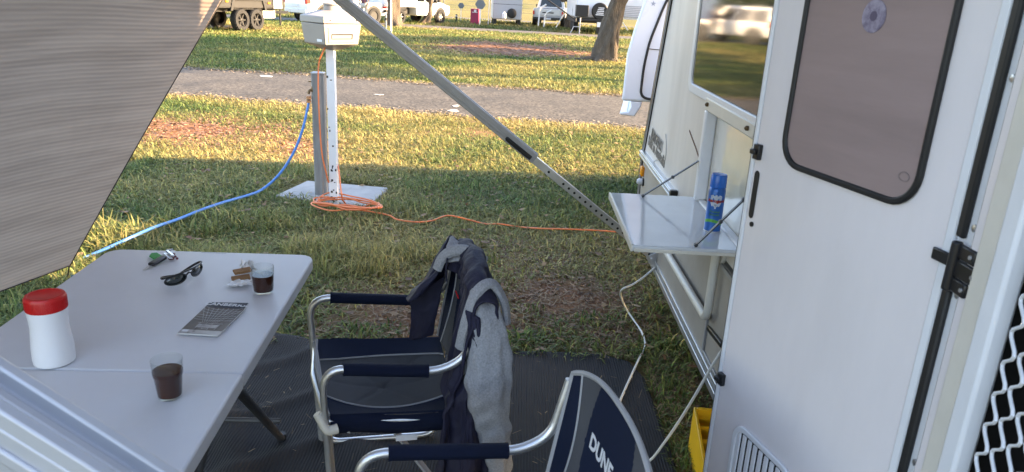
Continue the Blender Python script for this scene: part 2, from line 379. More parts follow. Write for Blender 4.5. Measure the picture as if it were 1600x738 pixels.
m_asph = M('worn_asphalt', (.050, .046, .042), .92, var=.40, vs=1.4)
nt = m_asph.node_tree; N = nt.nodes; L = nt.links; b = N['Principled BSDF']; tc = [n for n in N if n.type == 'TEX_COORD'][0]
vo = N.new('ShaderNodeTexVoronoi'); vo.inputs['Scale'].default_value = 30; L.new(tc.outputs['Object'], vo.inputs['Vector'])
rr = N.new('ShaderNodeValToRGB'); rr.color_ramp.elements[0].color = (.15,.15,.15,1); rr.color_ramp.elements[1].color = (2.1,2.0,1.85,1); L.new(vo.outputs['Color'], rr.inputs[0])
src = b.inputs['Base Color'].links[0].from_socket; mx = N.new('ShaderNodeMix'); mx.data_type = 'RGBA'; mx.blend_type = 'MULTIPLY'; mx.inputs[0].default_value = 1
L.new(src, mx.inputs[6]); L.new(rr.outputs[0], mx.inputs[7]); L.new(mx.outputs[2], b.inputs['Base Color'])
bp = N.new('ShaderNodeBump'); bp.inputs['Strength'].default_value = .35; bp.inputs['Distance'].default_value = .006; L.new(vo.outputs['Distance'], bp.inputs['Height']); L.new(bp.outputs['Normal'], b.inputs['Normal'])
m_asph2 = M('pale_far_asphalt', (.085, .075, .066), .92, var=.2, vs=2)
def road(name, f0, f1, x0, x1, st, mat, z):
    mb = MB(); n = int((x1-x0)/st)
    mb.grid(lambda a, c: (x0+(x1-x0)*a, float(f0(x0+(x1-x0)*a))*(1-c)+float(f1(x0+(x1-x0)*a))*c, z+.02*math.sin(PI*c)), n, 10)
    return structure(mb.build(name, mat))
road('road', road_y0, road_y1, -60, 60, .2, m_asph, .006)
road('far_road', fr_y0, fr_y1, -90, 90, .5, m_asph2, .006)
road('distant_road', lambda x: 52.0-.03*x, lambda x: 55.0-.03*x, -120, 120, 2, m_asph2, .03)
# worn white paint marks on the road
m_paint = M('worn_white_paint', (.62, .60, .55), .8, var=.3, vs=30)
def blot(name, px, py, sx, sy, rot, k=9, s=1):
    c = atz(px, py); r_ = random.Random(s); mb = MB(); zz = .006+.02*math.sin(PI*max(0, min(1, (c.y-float(road_y0(c.x)))/(float(road_y1(c.x))-float(road_y0(c.x))))))+.006
    pl = []
    for i in range(k):
        a = 2*PI*i/k; q = .45+.75*r_.random(); u, v = math.cos(a)*sx*q, math.sin(a)*sy*q
        pl.append((c.x+u*math.cos(rot)-v*math.sin(rot), c.y+u*math.sin(rot)+v*math.cos(rot), zz))
    mb.prism(pl, (0, 0, .002)); o = structure(mb.build(name, m_paint)); return o
blot('road_paint_mark', 708, 175, .11, .09, .3, 8, 1); blot('road_paint_mark', 712, 168, .05, .13, .2, 8, 2); blot('road_paint_mark', 592, 151, .12, .05, 0, 9, 3); blot('road_paint_mark', 415, 121, .22, .14, 0, 7, 4)

# ------------------------------------------------------------------ GRASS
CH = []   # chunks of (verts, tris/quads, colours)
def blades(n, x0, x1, y0, y1, ln, w, dens=None, upright=.5, colmul=1.0, straw=0.0, keep=None, zoff=0.0):
    x = rng.uniform(x0, x1, n); y = rng.uniform(y0, y1, n)
    k = np.ones(n, bool)
    r_ = x/np.maximum(y, .1); k &= (r_ < .30+1.0/np.maximum(y, 1)) & (r_ > -.80-.6/np.maximum(y, 1))
    k &= ~roadmask(x, y, .04) & ~inslab(x, y)
    d = dirt(x, y); k &= rng.random(n) > d*1.25
    if keep is not None: k &= keep(x, y)
    x, y, d = x[k], y[k], d[k]; n = len(x)
    cl = fbm(x, y, 2.6); cl2 = fbm(x+11, y+5, .8)
    l = ln*(.45+.8*rng.random(n))*(.55+.9*cl)*(1-.4*d); ww = w*(.6+.8*rng.random(n))
    a = rng.uniform(0, 2*PI, n); lean = np.clip(rng.normal(upright, .28, n), .08, 1.35)
    dx, dy = np.cos(a), np.sin(a); sx, sy = -dy*ww/2, dx*ww/2
    z0 = np.full(n, zoff)
    m1 = l*.55; hx = np.sin(lean)*m1; hz = np.cos(lean)*m1
    l2 = np.clip(lean+.5+.4*rng.random(n), 0, 1.75); tx = hx+np.sin(l2)*l*.45; tz = np.maximum(hz+np.cos(l2)*l*.45, .004)
    V = np.empty((n, 5, 3))
    V[:,0] = np.stack([x-sx, y-sy, z0-.01], 1); V[:,1] = np.stack([x+sx, y+sy, z0-.01], 1)
    V[:,2] = np.stack([x+dx*hx-sx*.85, y+dy*hx-sy*.85, z0+hz], 1); V[:,3] = np.stack([x+dx*hx+sx*.85, y+dy*hx+sy*.85, z0+hz], 1)
    V[:,4] = np.stack([x+dx*tx, y+dy*tx, z0+tz], 1)
    dr_ = np.clip(dry(x, y)*np.where(y < 7, .75, .9)+rng.normal(0, 1, n)*np.where(y > 14, .13, .19)+straw-(cl2-.5)*.9-np.where(y < 7, .06, 0), 0, 1)[:, None]  # less straw on the near shaded lawn, shade put into the blade colour
    t = rng.random(n)[:, None]
    gcol = np.array([.048, .098, .028])*(1-t)+np.array([.165, .230, .062])*t
    scol = np.array([.30, .235, .085])*(1-t)+np.array([.52, .42, .17])*t
    c = (gcol*(1-dr_)+scol*dr_)*(.6+.7*rng.random(n)[:, None])*colmul
    CH.append((V, c))
matpoly = None
def notmat(x, y): return ~((x > -1.75) & (x < .66+.03*(y-2.4)) & (y < 3.30+.02*x))
blades(135000, -3.6, 2.2, 3.1, 7.2, .088, .0092, upright=1.0, keep=notmat)
blades(26000, -3.6, -1.6, 1.6, 4.6, .12, .0065, upright=.7, keep=notmat)
blades(26000, .6, 1.6, 1.2, 3.4, .085, .0055, upright=.75, keep=notmat)
blades(130000, -6.2, 3.2, 7.0, 11.2, .09, .0105, upright=.95)
blades(110000, -9, 7, 13.8, 22, .10, .019, upright=.85)
blades(110000, -20, 13, 21, 37, .11, .034, upright=.75)
blades(30000, -28, 16, 39, 52, .15, .05, upright=.4, colmul=.8)
# clumps of longer, coarser grass and yellow seed stalks
def clump(px, py, n, rad, ln, w, straw=0, up=.45):
    c = atz(px, py); blades(n, c.x-rad, c.x+rad, c.y-rad*.8, c.y+rad*.8, ln, w, upright=up, straw=straw, keep=lambda x, y: ((x-c.x)**2+((y-c.y)*1.25)**2 < (rad*(.5+.5*fbm(x, y, 5)))**2) & notmat(x, y))
for a in ((820,530,900,.13,.10,.013,-.5,.9), (600,520,700,.16,.10,.011,-.5,.9), (560,515,500,.12,.10,.011,-.5,.9), (850,480,500,.12,.09,.01,-.4,.9), (930,500,900,.2,.09,.008,-.5,.8), (740,410,900,.25,.13,.008,-.3,.7), (640,400,1300,.3,.15,.007,.1,.6), (560,420,1500,.35,.16,.007,.15,.6), (500,400,1500,.35,.15,.007,.1,.6),
          (400,350,1300,.4,.14,.010,.1,.55), (300,355,1300,.4,.14,.010,.1,.55), (210,380,1500,.4,.15,.010,.3,.7), (150,380,1500,.4,.15,.010,.35,.7), (60,470,1200,.4,.12,.008,.3,.6), (110,440,1400,.4,.13,.008,.4,.6), (370,345,14,.25,.40,.006,.9,.5), (230,375,22,.4,.36,.006,.9,.6), (170,395,26,.3,.34,.006,.9,.6), (450,270,500,.4,.13,.008,-.2,.6), (640,330,900,.4,.12,.008,-.3,.7), (900,330,900,.5,.12,.008,-.2,.7), (1000,620,900,.3,.11,.007,-.5,.7), (1060,560,1200,.3,.10,.007,-.5,.7), (850,350,900,.4,.13,.008,-.3,.7), (700,300,900,.5,.13,.008,-.3,.7), (520,345,800,.5,.12,.008,-.3,.7)): clump(*a)
def flat_straw(n, x0, x1, y0, y1, ln, keep, name, z=.012, big=.003):
    x = rng.uniform(x0, x1, n); y = rng.uniform(y0, y1, n); k = keep(x, y); x, y = x[k], y[k]; n = len(x)
    a = rng.uniform(0, PI, n); l = ln*(.3+rng.random(n)**2*1.2); w = big*(.5+rng.random(n)); dx, dy = np.cos(a)*l/2, np.sin(a)*l/2; sx, sy = -np.sin(a)*w/2, np.cos(a)*w/2
    zz = z+rng.random(n)*.01; V = np.empty((n, 4, 3)); t = rng.normal(0, .004, n)
    for i, (p, q) in enumerate(((-1,-1), (1,-1), (1,1), (-1,1))): V[:,i] = np.stack([x+p*dx+q*sx, y+p*dy+q*sy, zz+p*t], 1)
    c = np.array([.36,.25,.14])*(.2+.9*rng.random(n)[:, None]); return V, c
def mesh_np(name, chunks, mat, nv, faces, kind='stuff'):
    V = np.concatenate([c[0] for c in chunks]); C = np.concatenate([c[1] for c in chunks]); n = len(V)
    me = bpy.data.meshes.new(name); me.vertices.add(n*nv); me.vertices.foreach_set('co', V.reshape(-1).astype(np.float32))
    loops = []; starts = []; tot = []
    base = (np.arange(n)*nv)[:, None]
    per = np.concatenate([np.array(f) for f in faces]); L_ = (base+per[None]).reshape(-1); ln = [len(f) for f in faces]; st = np.concatenate([[0], np.cumsum(ln)[:-1]])
    S_ = ((np.arange(n)*sum(ln))[:, None]+np.array(st)[None]).reshape(-1); T_ = np.tile(ln, n)
    me.loops.add(len(L_)); me.loops.foreach_set('vertex_index', L_.astype(np.int32)); me.polygons.add(len(S_)); me.polygons.foreach_set('loop_start', S_.astype(np.int32)); me.polygons.foreach_set('loop_total', T_.astype(np.int32))
    ca = me.color_attributes.new('tint', 'FLOAT_COLOR', 'POINT'); cc = np.concatenate([np.repeat(C, nv, 0), np.ones((n*nv, 1))], 1); ca.data.foreach_set('color', cc.reshape(-1).astype(np.float32))
    me.update(calc_edges=True); me.validate(); me.materials.append(mat)
    o = bpy.data.objects.new(name, me); COL.objects.link(o); o['kind'] = kind; return o
def bladem(name, trans=.25):
    m = bpy.data.materials.new(name); m.use_nodes = True; nt = m.node_tree; N = nt.nodes; L = nt.links; b = N['Principled BSDF']; at = N.new('ShaderNodeAttribute'); at.attribute_name = 'tint'
    L.new(at.outputs['Color'], b.inputs['Base Color']); b.inputs['Roughness'].default_value = .6; b.inputs['Specular IOR Level'].default_value = .25
    tr = N.new('ShaderNodeBsdfTranslucent'); L.new(at.outputs['Color'], tr.inputs['Color']); ms = N.new('ShaderNodeMixShader'); ms.inputs[0].default_value = trans
    L.new(b.outputs[0], ms.inputs[1]); L.new(tr.outputs[0], ms.inputs[2]); L.new(ms.outputs[0], N['Material Output'].inputs['Surface']); return m
m_blade = bladem('grass_blade', .35); m_straw = bladem('straw', .1)
mesh_np('grass', CH, m_blade, 5, [(0,1,3,2), (2,3,4)])
lit = lambda x, y: notmat(x, y) & (rng.random(len(x)) < .25+dirt(x, y))
def recol(ch, a, b_):
    t = rng.random((len(ch[1]), 1)); return ch[0], np.array(a)*(1-t)+np.array(b_)*t
soilk = lambda x, y: notmat(x, y) & (rng.random(len(x)) < dirt(x, y)*1.2)
mesh_np('soil_clods', [recol(flat_straw(26000, -3, 1.4, 3.0, 6.5, .018, soilk, '', .004, .014), (.07,.036,.022), (.36,.21,.13)), recol(flat_straw(9000, -6.5, -1.5, 7.6, 10, .03, soilk, '', .004, .022), (.12,.055,.03), (.40,.22,.13)), recol(flat_straw(9000, -5, 7, 22, 34, .12, soilk, '', .006, .09), (.12,.055,.03), (.38,.20,.11))], m_straw, 4, [(0,1,2,3)])
edge_ = lambda x, y: rng.random(len(x)) < np.exp(-.5*((y-road_y0(x))/.16)**2)+np.exp(-.5*((y-road_y1(x))/.16)**2)
mesh_np('verge_gravel', [recol(flat_straw(60000, -8, 3, 9.8, 15.6, .035, edge_, '', .016, .026), (.10,.075,.05), (.34,.27,.19))], m_straw, 4, [(0,1,2,3)])
mesh_np('dead_leaves', [recol(flat_straw(900, -3.2, 1.6, 3.2, 10.2, .045, notmat, '', .035, .026), (.10,.05,.025), (.30,.19,.09))], m_straw, 4, [(0,1,2,3)])
mesh_np('dry_straw_litter', [flat_straw(34000, -3.2, 1.4, 3.0, 6.5, .06, lit, ''), flat_straw(9000, .5, 1.4, 1.2, 3.4, .05, lit, '')], m_straw, 4, [(0,1,2,3)])

# ------------------------------------------------------------------ GROUND MAT
m_mat = weave('black_mesh_matting', (.030, .031, .035), 27, .6, axis=('X',), rough=.95, c2=(.058, .054, .052), vs=2.5, bdist=.004)
foot = atz(440, 693)
def mat_z(x, y):
    z = .014+.008*(fbm(np.array([x]), np.array([y]), 2.2)[0]-.4)
    d = math.hypot(x-foot.x, y-foot.y)
    fade = max(0, min(1, (-.2-x)/.5))
    z += fade*.022*max(0, math.sin(9*(x*.75+y)+2.2*math.sin(3.1*x-1.4*y)))**3+fade*.014*max(0, math.sin(14*(y-.5*x)+1.5*math.sin(4*x)))**4
    return z
def mat_fn(a, c):
    yf = 3.32+.03*math.sin(a*9); x0 = -1.78; y = .25*(1-c)+c*yf
    xr = .655+.012*math.sin(c*11)+(.03*max(0, c-.5)); x = x0+(xr-x0)*a
    cr = max(0, (a-.93)/.07)*max(0, (c-.93)/.07); y -= .05*cr; x -= .05*cr
    return (x, y, mat_z(x, y))
mb = MB(); mb.grid(mat_fn, 130, 150)
gmat = tag(mb.build('ground_mat', m_mat, loc=(-.5, 1.8, 0), solid=.004), 'black woven mesh mat spread on the grass under the table and chairs', 'ground mat')
mesh_np('loose_straw', [flat_straw(420, -1.5, .62, .8, 3.25, .035, lambda x, y: rng.random(len(x)) < .75, '', .03, .0022)], m_straw, 4, [(0,1,2,3)])

# ------------------------------------------------------------------ CARAVAN (its side wall is the plane x = WX)
WX = .745
van = thing('caravan', 'off-white touring caravan with open white door, drop-down shelf and taupe lower cladding', 'caravan', (1.9, 1.2, 0))
XR, YF = 3.05, -2.1
def rear_y(z):                                           # raked rear end
    pts = [(.40, 4.25), (.85, 4.27), (1.72, 3.93), (2.35, 3.66), (2.55, 3.45)]
    for (a, ya), (b_, yb) in zip(pts, pts[1:]):
        if z <= b_: return ya+(yb-ya)*(z-a)/(b_-a)
    return 3.45
DY0, DY1, DZ0, DZ1 = .52, 1.165, .46, 2.22               # doorway
mb = MB()
prof = [(YF, .40), (YF-.15, 1.2), (YF+.1, 2.3), (YF+.5, 2.58), (3.2, 2.6)]+[(rear_y(z), z) for z in (2.55, 2.35, 1.72, .85, .40)]
mb.prism([(XR, y, z) for y, z in prof], (.02, 0, 0))                        # far side
n = len(prof)
for i in range(n):                                                          # roof, ends, floor
    (a, za), (b_, zb) = prof[i], prof[(i+1) % n]
    mb.add([(WX+.012, a, za), (XR, a, za), (XR, b_, zb), (WX+.012, b_, zb)], [(0,1,2,3)])
mb.build('shell', m_van, van)
# side wall, in butted pieces round the doorway, the hatch and the window
HY0, HY1, HZ0, HZ1 = 2.27, 2.885, .955, 1.318             # hatch opening
WY0, WY1, WZ0, WZ1 = 1.62, 3.245, 1.395, 2.02            # window
mb = MB()
def wp(y0, y1, z0, z1, x=WX, m=0): mb.add([(x,y0,z0),(x,y1,z0),(x,y1,z1),(x,y0,z1)], [(0,1,2,3)], m)
wp(YF+.1, DY0, .40, 2.3); wp(DY0, DY1, DZ1, 2.58); wp(YF+.5, DY0, 2.3, 2.58)
wp(DY1, HY0, .865, WZ0); wp(HY0, HY1, .865, HZ0); wp(HY0, HY1, HZ1, WZ0); wp(HY1, WY1, .865, WZ0)
wp(DY1, WY0, WZ0, WZ1); wp(DY1, WY1, WZ1, 2.35); wp(DY1, 3.2, 2.35, 2.585)
zs = [.865, 1.1, WZ0, 1.72, WZ1, 2.35]
for a, c in zip(zs, zs[1:]): mb.add([(WX, WY1, a), (WX, rear_y(a), a), (WX, rear_y(c), c), (WX, WY1, c)], [(0,1,2,3)])
mb.add([(WX, 3.2, 2.35), (WX, rear_y(2.35), 2.35), (WX, 3.45, 2.55), (WX, 3.2, 2.585)], [(0,1,2,3)])
mb.build('side_wall', m_van, van)
mb = MB(); mb.box(WX-.004, WX+.02, DY1+.005, 4.245, .405, .85); mb.build('lower_cladding', m_clad, van)
mb = MB(); mb.box(WX-.022, WX+.004, 3.30, 4.272, .846, .884); mb.box(WX-.030, WX-.022, 3.30, 4.272, .850, .860); mb.box(WX-.030, WX-.022, 3.30, 4.272, .870, .880)
rail = mb.build('trim_rail', m_alu, van, bevel=.002)
mb = MB(); mb.box(WX-.034, WX, 3.275, 3.305, .838, .892); mb.build('end_cap', m_blackpl, rail, bevel=.004)
mb = MB(); mb.box(WX-.016, WX+.02, DY1+.02, 4.25, .395, .423); mb.box(WX-.012, WX-.003, DY1+.02, 4.25, .435, .452)
mb.build('bottom_rail', m_alu, van, bevel=.002)
mb = MB(); zz = [.41, .85, 1.1, 1.4, 1.72, 2.05, 2.35]
mb.tube([(WX-.002, rear_y(z)+.004, z) for z in zz], .016, 8); mb.build('corner_moulding', m_black, van)
mb = MB(); mb.tube([(WX-.012, rear_y(z)-.012, z) for z in zz], .006, 8); mb.build('corner_trim', m_alu, van)
# rear bumper bar and unseen split box added to shade the lawn
mb = MB(); mb.box(1.45, 2.85, 4.3, 4.47, .50, 1.30); mb.box(1.45, 2.85, 4.59, 5.40, .50, 1.52); mb.box(1.45, 2.85, 4.47, 4.59, .50, .62); mb.build('added_shade_box', m_char, van, bevel=.02)
mb = MB()
for x in (1.6, 2.7):
    mb = MB(); mb.box(x-.04, x+.04, 4.1, 4.75, .40, .47); mb.build('bumper_bar', m_char2, van)
for k, y in ((0, 1.9), (1, .1)):
    if k: continue
    w_ = MB(); w_.lathe([(.16,0),(.30,.0),(.335,.03),(.335,.17),(.30,.2),(.16,.2)], (2.95, 1.2, .335), 24, ax=(-1,0,0)); w_.build('wheel', m_tyre, van)
# window
mb = MB(); o_ = rrect(WY0-.03, WY1+.035, WZ0-.05, WZ1+.04, .06); i_ = rrect(WY0+.03, WY1-.012, WZ0-.012, WZ1-.02, .035)
mb.ring_frame([(WX-.016, y, z) for y, z in o_], [(WX-.016, y, z) for y, z in i_], (.02, 0, 0)); win = mb.build('window', m_frame, van, bevel=.005)
mb = MB(); pl = rrect(WY0+.03, WY1-.012, WZ0-.012, WZ1-.02, .035)
mb.prism([(WX-.010, y, z) for y, z in pl], (.008, 0, 0)); mb.build('pane', m_pane, win, bevel=.003)
# hatch recess
mb = MB(); mb.box(WX+.026, WX+.036, HY0, HY1, HZ0, HZ1); mb.build('hatch_back_panel', m_recess, van)
mb = MB()
mb.box(WX-.020, WX+.026, HY0, HY1+.03, HZ1-.005, HZ1+.045); mb.box(WX-.020, WX+.026, HY1-.005, HY1+.03, HZ0, HZ1-.005, 1); mb.box(WX-.004, WX+.026, HY0, HY1-.005, HZ0-.02, HZ0+.004, 1)
mb.build('hatch_frame', [m_cream, m_frame], van, bevel=.006)
for y in (HY1-.02, HY0+.06):
    mb = MB(); mb.lathe([(.008,0),(.008,.008),(.003,.012)], (WX-.02, y, HZ1+.022), 10, ax=(-1,0,0)); mb.build('hatch_catch', m_brass, van)
# drop-down shelf
sA, sB = atz(952, 301, .945), atz(986, 386, .945)
SY0, SY1, SX = 2.275, 2.955, .392
mb = MB(); sh = rrect(SX, WX+.035, SY0, SY1, .012, 3); mb.prism([(x, y, .929) for x, y in sh], (0, 0, .022)); shelf = mb.build('drop_shelf', m_shelf, van, bevel=.005)
mb = MB(); mb.box(SX-.004, SX+.004, SY0+.006, SY1-.006, .927, .953); mb.box(SX+.006, WX, SY0-.005, SY0, .930, .942); mb.build('shelf_edging', m_cream, shelf, bevel=.002)
def strut(y, zt, xs_):
    a = Vector((WX-.012, y, zt)); c = Vector((xs_, y, .958)); mb = MB(); mb.bar(a, c, .004, .013, (0,1,0)); d = (c-a).normalized()
    for p in (a, c, a+(c-a)*.48): mb.lathe([(.0065,-.005),(.0065,.005),(.003,.007)], p, 10, ax=(0,-1,0))
    mb.build('strut', m_legs, shelf)
strut(2.90, 1.118, .52); strut(2.292, 1.118, .60)
# fold-down leg frame under the shelf
p0, p1, p2 = atx(1040, 392, WX-.03), atx(1104, 500, WX-.03), atx(1119, 398, WX-.03)
mb = MB(); mb.tube(fillet([p0, p1, p2], .05, 6), .0155, 12); mb.lathe([(.03,0),(.03,.012)], p2+Vector((.028,0,.0)), 14, ax=(-1,0,0)); mb.build('folded_leg', m_cream, van)
# locker door below, its trims
q0, q1 = atx(1112, 400, WX), atx(1104, 512, WX)
mb = MB(); mb.box(WX-.012, WX-.004, q1.y-.03, q1.y-.012, .47, .845); mb.box(WX-.012, WX-.004, 1.25, q1.y-.03, .462, .478); mb.box(WX-.012, WX-.004, 1.25, q1.y-.03, .833, .848)
mb.build('locker_trim', m_alu2, van, bevel=.002)
q2, q3 = atx(1106, 512, WX-.012), atx(1128, 540, WX-.012)
mb = MB(); mb.bar(q2, q3, .02, .012, (1,0,0)); mb.build('locker_latch', m_blackpl, van, bevel=.004)
# side marker and white cap near the rear corner
q = atx(1007, 268, WX); mb = MB(); mb.box(WX-.022, WX, q.y-.02, q.y+.035, q.z-.028, q.z+.028); mb.build('side_marker', m_amber, van, bevel=.006)
q = atx(1006, 284, WX); mb = MB(); mb.lathe([(.018,0),(.018,.03),(.012,.04)], (WX, q.y, q.z), 14, ax=(-1,0,0)); mb.lathe([(.024,0),(.024,.012)], (WX, q.y-.015, q.z), 14, m=1, ax=(-1,0,0)); mb.build('tie_down', [m_frame, m_blackpl], van)
# writing on the wall: maker's name and country
m_decal = M('dark_decal', (.16, .15, .145), .5, var=.25, vs=40); m_decal2 = M('outlined_decal', (.42, .40, .38), .5, var=.2, vs=40)
c1 = atx(1026, 219, WX-.001); c2 = atx(1025, 236, WX-.001)
lettering('lettering', 'JURGENS', .088, (WX-.0025, c1.y, c1.z), (0,-1,-.04), (0,0,1), m_decal2, van, .0008, shear=.2, bold=.003)
lettering('lettering', 'JURGENS', .080, (WX-.0045, c1.y, c1.z), (0,-1,-.04), (0,0,1), m_decal, van, .0008, shear=.2)
lettering('lettering', 'Built in Australia', .078, (WX-.002, c2.y, c2.z), (0,-1,-.04), (0,0,1), m_decal, van, .0008, shear=.25, bold=.002)
mb = MB(); mb.tube(smooth([atx(x, y, WX-.002) for x, y in ((1040,210),(1041,225),(1040,245),(1036,260))], 5), .002, 5); mb.tube(smooth([atx(x, y, WX-.002) for x, y in ((1021,254),(1027,250),(1034,258))], 5), .0018, 5)
mb.build('decal_line', m_decal2, van)
mb = MB(); mb.tube(smooth([atx(x, y, WX-.001) for x, y in ((1077,203),(1082,217),(1088,233),(1092,246))], 5), [.001]+[.0035]*13+[.0035,.003], 5); mb.build('scratch', M('rust_scratch', (.16,.09,.06), .8), van)
# interior seen through the screen door
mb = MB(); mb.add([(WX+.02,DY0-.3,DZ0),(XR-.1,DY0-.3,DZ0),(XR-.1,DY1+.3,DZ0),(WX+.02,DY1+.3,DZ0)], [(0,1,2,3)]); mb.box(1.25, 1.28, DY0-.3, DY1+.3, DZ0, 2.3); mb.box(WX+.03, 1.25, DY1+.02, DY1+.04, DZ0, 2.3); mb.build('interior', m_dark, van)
# doorway frame strips between hinge and screen
def strip(nm, y0, y1, x0, x1, mat, z0=DZ0, z1=DZ1, bev=.003):
    mb = MB(); mb.box(x0, x1, y0, y1, z0, z1); return mb.build(nm, mat, van, bevel=bev)
strip('door_frame', 1.124, 1.175, WX-.010, WX+.03, m_frame); strip('door_frame', 1.088, 1.120, WX-.022, WX+.02, m_white, bev=.008)
strip('frame_groove', 1.120, 1.124, WX-.004, WX+.02, m_char)
mb = MB(); mb.box(WX-.020, WX-.010, 1.146, 1.166, DZ0, 1.272); mb.box(WX-.020, WX-.010, 1.146, 1.166, 1.362, DZ1); mb.build('door_seal', m_black, van, bevel=.004)
mb = MB()
for z in (.62, .95, 1.27, 1.385, 1.62, 1.9):
    mb = MB(); mb.lathe([(.007,0),(.006,.003),(.002,.004)], (WX-.010, 1.133, z), 12, ax=(-1,0,0)); mb.build('rivet', m_alu, van)
# screen door with expanded metal mesh
scr = MB(); scr.box(WX-.030, WX-.004, 1.042, 1.086, DZ0+.02, DZ1-.02); sd = scr.build('screen_door', m_cream, van, bevel=.004)
mb = MB(); mb.box(WX-.036, WX-.006, 1.000, 1.040, DZ0+.02, DZ1-.02); mb.box(WX-.036, WX-.006, .535, .56, DZ0+.02, DZ1-.02); mb.box(WX-.034, WX-.008, .56, 1.0, DZ0+.02, DZ0+.08); mb.box(WX-.034, WX-.008, .56, 1.0, DZ1-.08, DZ1-.02)
mb.build('screen_frame', m_frame, sd, bevel=.006)
mb = MB(); pitch = .0285; n_ = 15
for i in range(n_):
    y0 = .572+pitch*i; sg = 1 if i % 2 else -1; pts = []
    z = DZ0+.06; k = 0
    while z < DZ1-.06:
        ph = (z/.052) % 1; tri = max(-1, min(1, 1.5*(4*abs(ph-.5)-1))); pts.append((WX-.02+.003*sg*tri, y0+sg*tri*pitch*.46, z)); z += .0065
    mb.tube(pts, .0032, 5, flat=.8)
mb.build('mesh_grille', m_frame, sd)

# open door: hinge line HD, latch edge LD
HD, LD = Vector((.735, 1.168, 0)), Vector((.560, 1.740, 0)); DU = (LD-HD).normalized(); DN = Vector((-DU.y, DU.x, 0))   # DN points at the camera
if DN.x > 0: DN = -DN
def dp(u, z, off=0): return HD+DU*u+Vector((0,0,z))+DN*off
DW = .598; dz0, dz1 = .44, 2.19
door = MB(); door.prism([dp(u, z, 0) for u, z in rrect(.006, DW-.012, dz0, dz1, .02)], -DN*.028); door = door.build('door', m_white, van, bevel=.003)
mb = MB(); 
mb.prism([dp(DW-.012, dz0, .004), dp(DW, dz0, .004), dp(DW, dz1, .004), dp(DW-.012, dz1, .004)], -DN*.036)
mb.prism([dp(.006, dz0, .005), dp(.024, dz0, .005), dp(.024, dz1, .005), dp(.006, dz1, .005)], -DN*.03)
mb.build('edge_trim', m_frame, door, bevel=.003)
mb = MB(); mb.prism([dp(DW, dz0, .0), dp(DW+.008, dz0, .0), dp(DW+.008, dz1, .0), dp(DW, dz1, .0)], -DN*.04); mb.build('edge_seal', m_black, door, bevel=.003)
wo = rrect(.094, .486, 1.372, 2.02, .065, 7); wi = rrect(.107, .473, 1.385, 2.007, .055, 7)
mb = MB(); mb.ring_frame([dp(u, z, .010) for u, z in wo], [dp(u, z, .010) for u, z in wi], -DN*.010); mb.build('window_seal', m_black, door, bevel=.004)
mb = MB(); mb.prism([dp(u, z, .004) for u, z in wi], -DN*.002); dpane = mb.build('door_window', m_dpane, door)
m_stick = M('lilac_speckled_sticker', (.13, .10, .16), .6, c2=(.38, .34, .42), vs=70, amt=.6)
cu_, cz_ = .283, 1.697
mb = MB(); mb.prism([dp(cu_+.030*math.cos(a), cz_+.030*math.sin(a), .0055) for a in [2*PI*i/28 for i in range(28)]], -DN*.001); stk = mb.build('round_sticker', m_stick, dpane)
mb = MB(); mb.prism([dp(cu_+.009*math.cos(a), cz_+.009*math.sin(a), .0062) for a in [2*PI*i/18 for i in range(18)]], -DN*.0005); mb.build('sticker_centre', M('lilac_dark', (.10,.075,.12), .6), stk)
mb = MB(); mb.ring_frame([dp(.135+.013*math.cos(a), 1.428+.009*math.sin(a), .0055) for a in [2*PI*i/20 for i in range(20)]], [dp(.135+.011*math.cos(a), 1.428+.0072*math.sin(a), .0055) for a in [2*PI*i/20 for i in range(20)]], -DN*.001); mb.build('glazing_stamp', M('stamp_grey', (.21,.16,.16), .6), dpane)
mb = MB(); mb.prism([dp(u, z, .002) for u, z in rrect(.556, .574, 1.222, 1.338, .009, 5)], -DN*.001); mb.build('handle_recess', m_black, door)
mb = MB(); mb.lathe([(.006,0),(.006,.004)], dp(.556, 1.209, 0), 12, ax=DN); mb.build('key_lock', m_black, door)
def catch(u, z, nm, s=1):
    mb = MB(); mb.prism([dp(u-.012, z-.018*s, .012), dp(u+.010, z-.018*s, .012), dp(u+.010, z+.018*s, .012), dp(u-.012, z+.018*s, .012)], -DN*.012)
    mb.prism([dp(u-.006, z-.006, .020), dp(u+.012, z-.006, .020), dp(u+.012, z+.006, .020), dp(u-.006, z+.006, .020)], -DN*.008)
    mb.build(nm, m_blackpl, door, bevel=.002)
catch(.571, 1.382, 'latch'); catch(.577, .783, 'latch', .9)
# vent grille at the foot of the door
vo_ = rrect(.255, .492, .47, .715, .045, 6); vi = rrect(.270, .477, .485, .700, .035, 6)
mb = MB(); mb.ring_frame([dp(u, z, .008) for u, z in vo_], [dp(u, z, .008) for u, z in vi], -DN*.008); vent = mb.build('vent', m_frame, door, bevel=.003)
mb = MB()
for k in range(9):
    u = .282+k*.0225; mb.prism([dp(u, .49, .005), dp(u+.015, .49, .005), dp(u+.015, .695, .005), dp(u, .695, .005)], -DN*.004)
mb.build('louvre', m_frame, vent, bevel=.002)
mb = MB(); mb.prism([dp(u, z, .0008) for u, z in vi], -DN*.0004); mb.build('vent_shadow_box', m_char, vent)
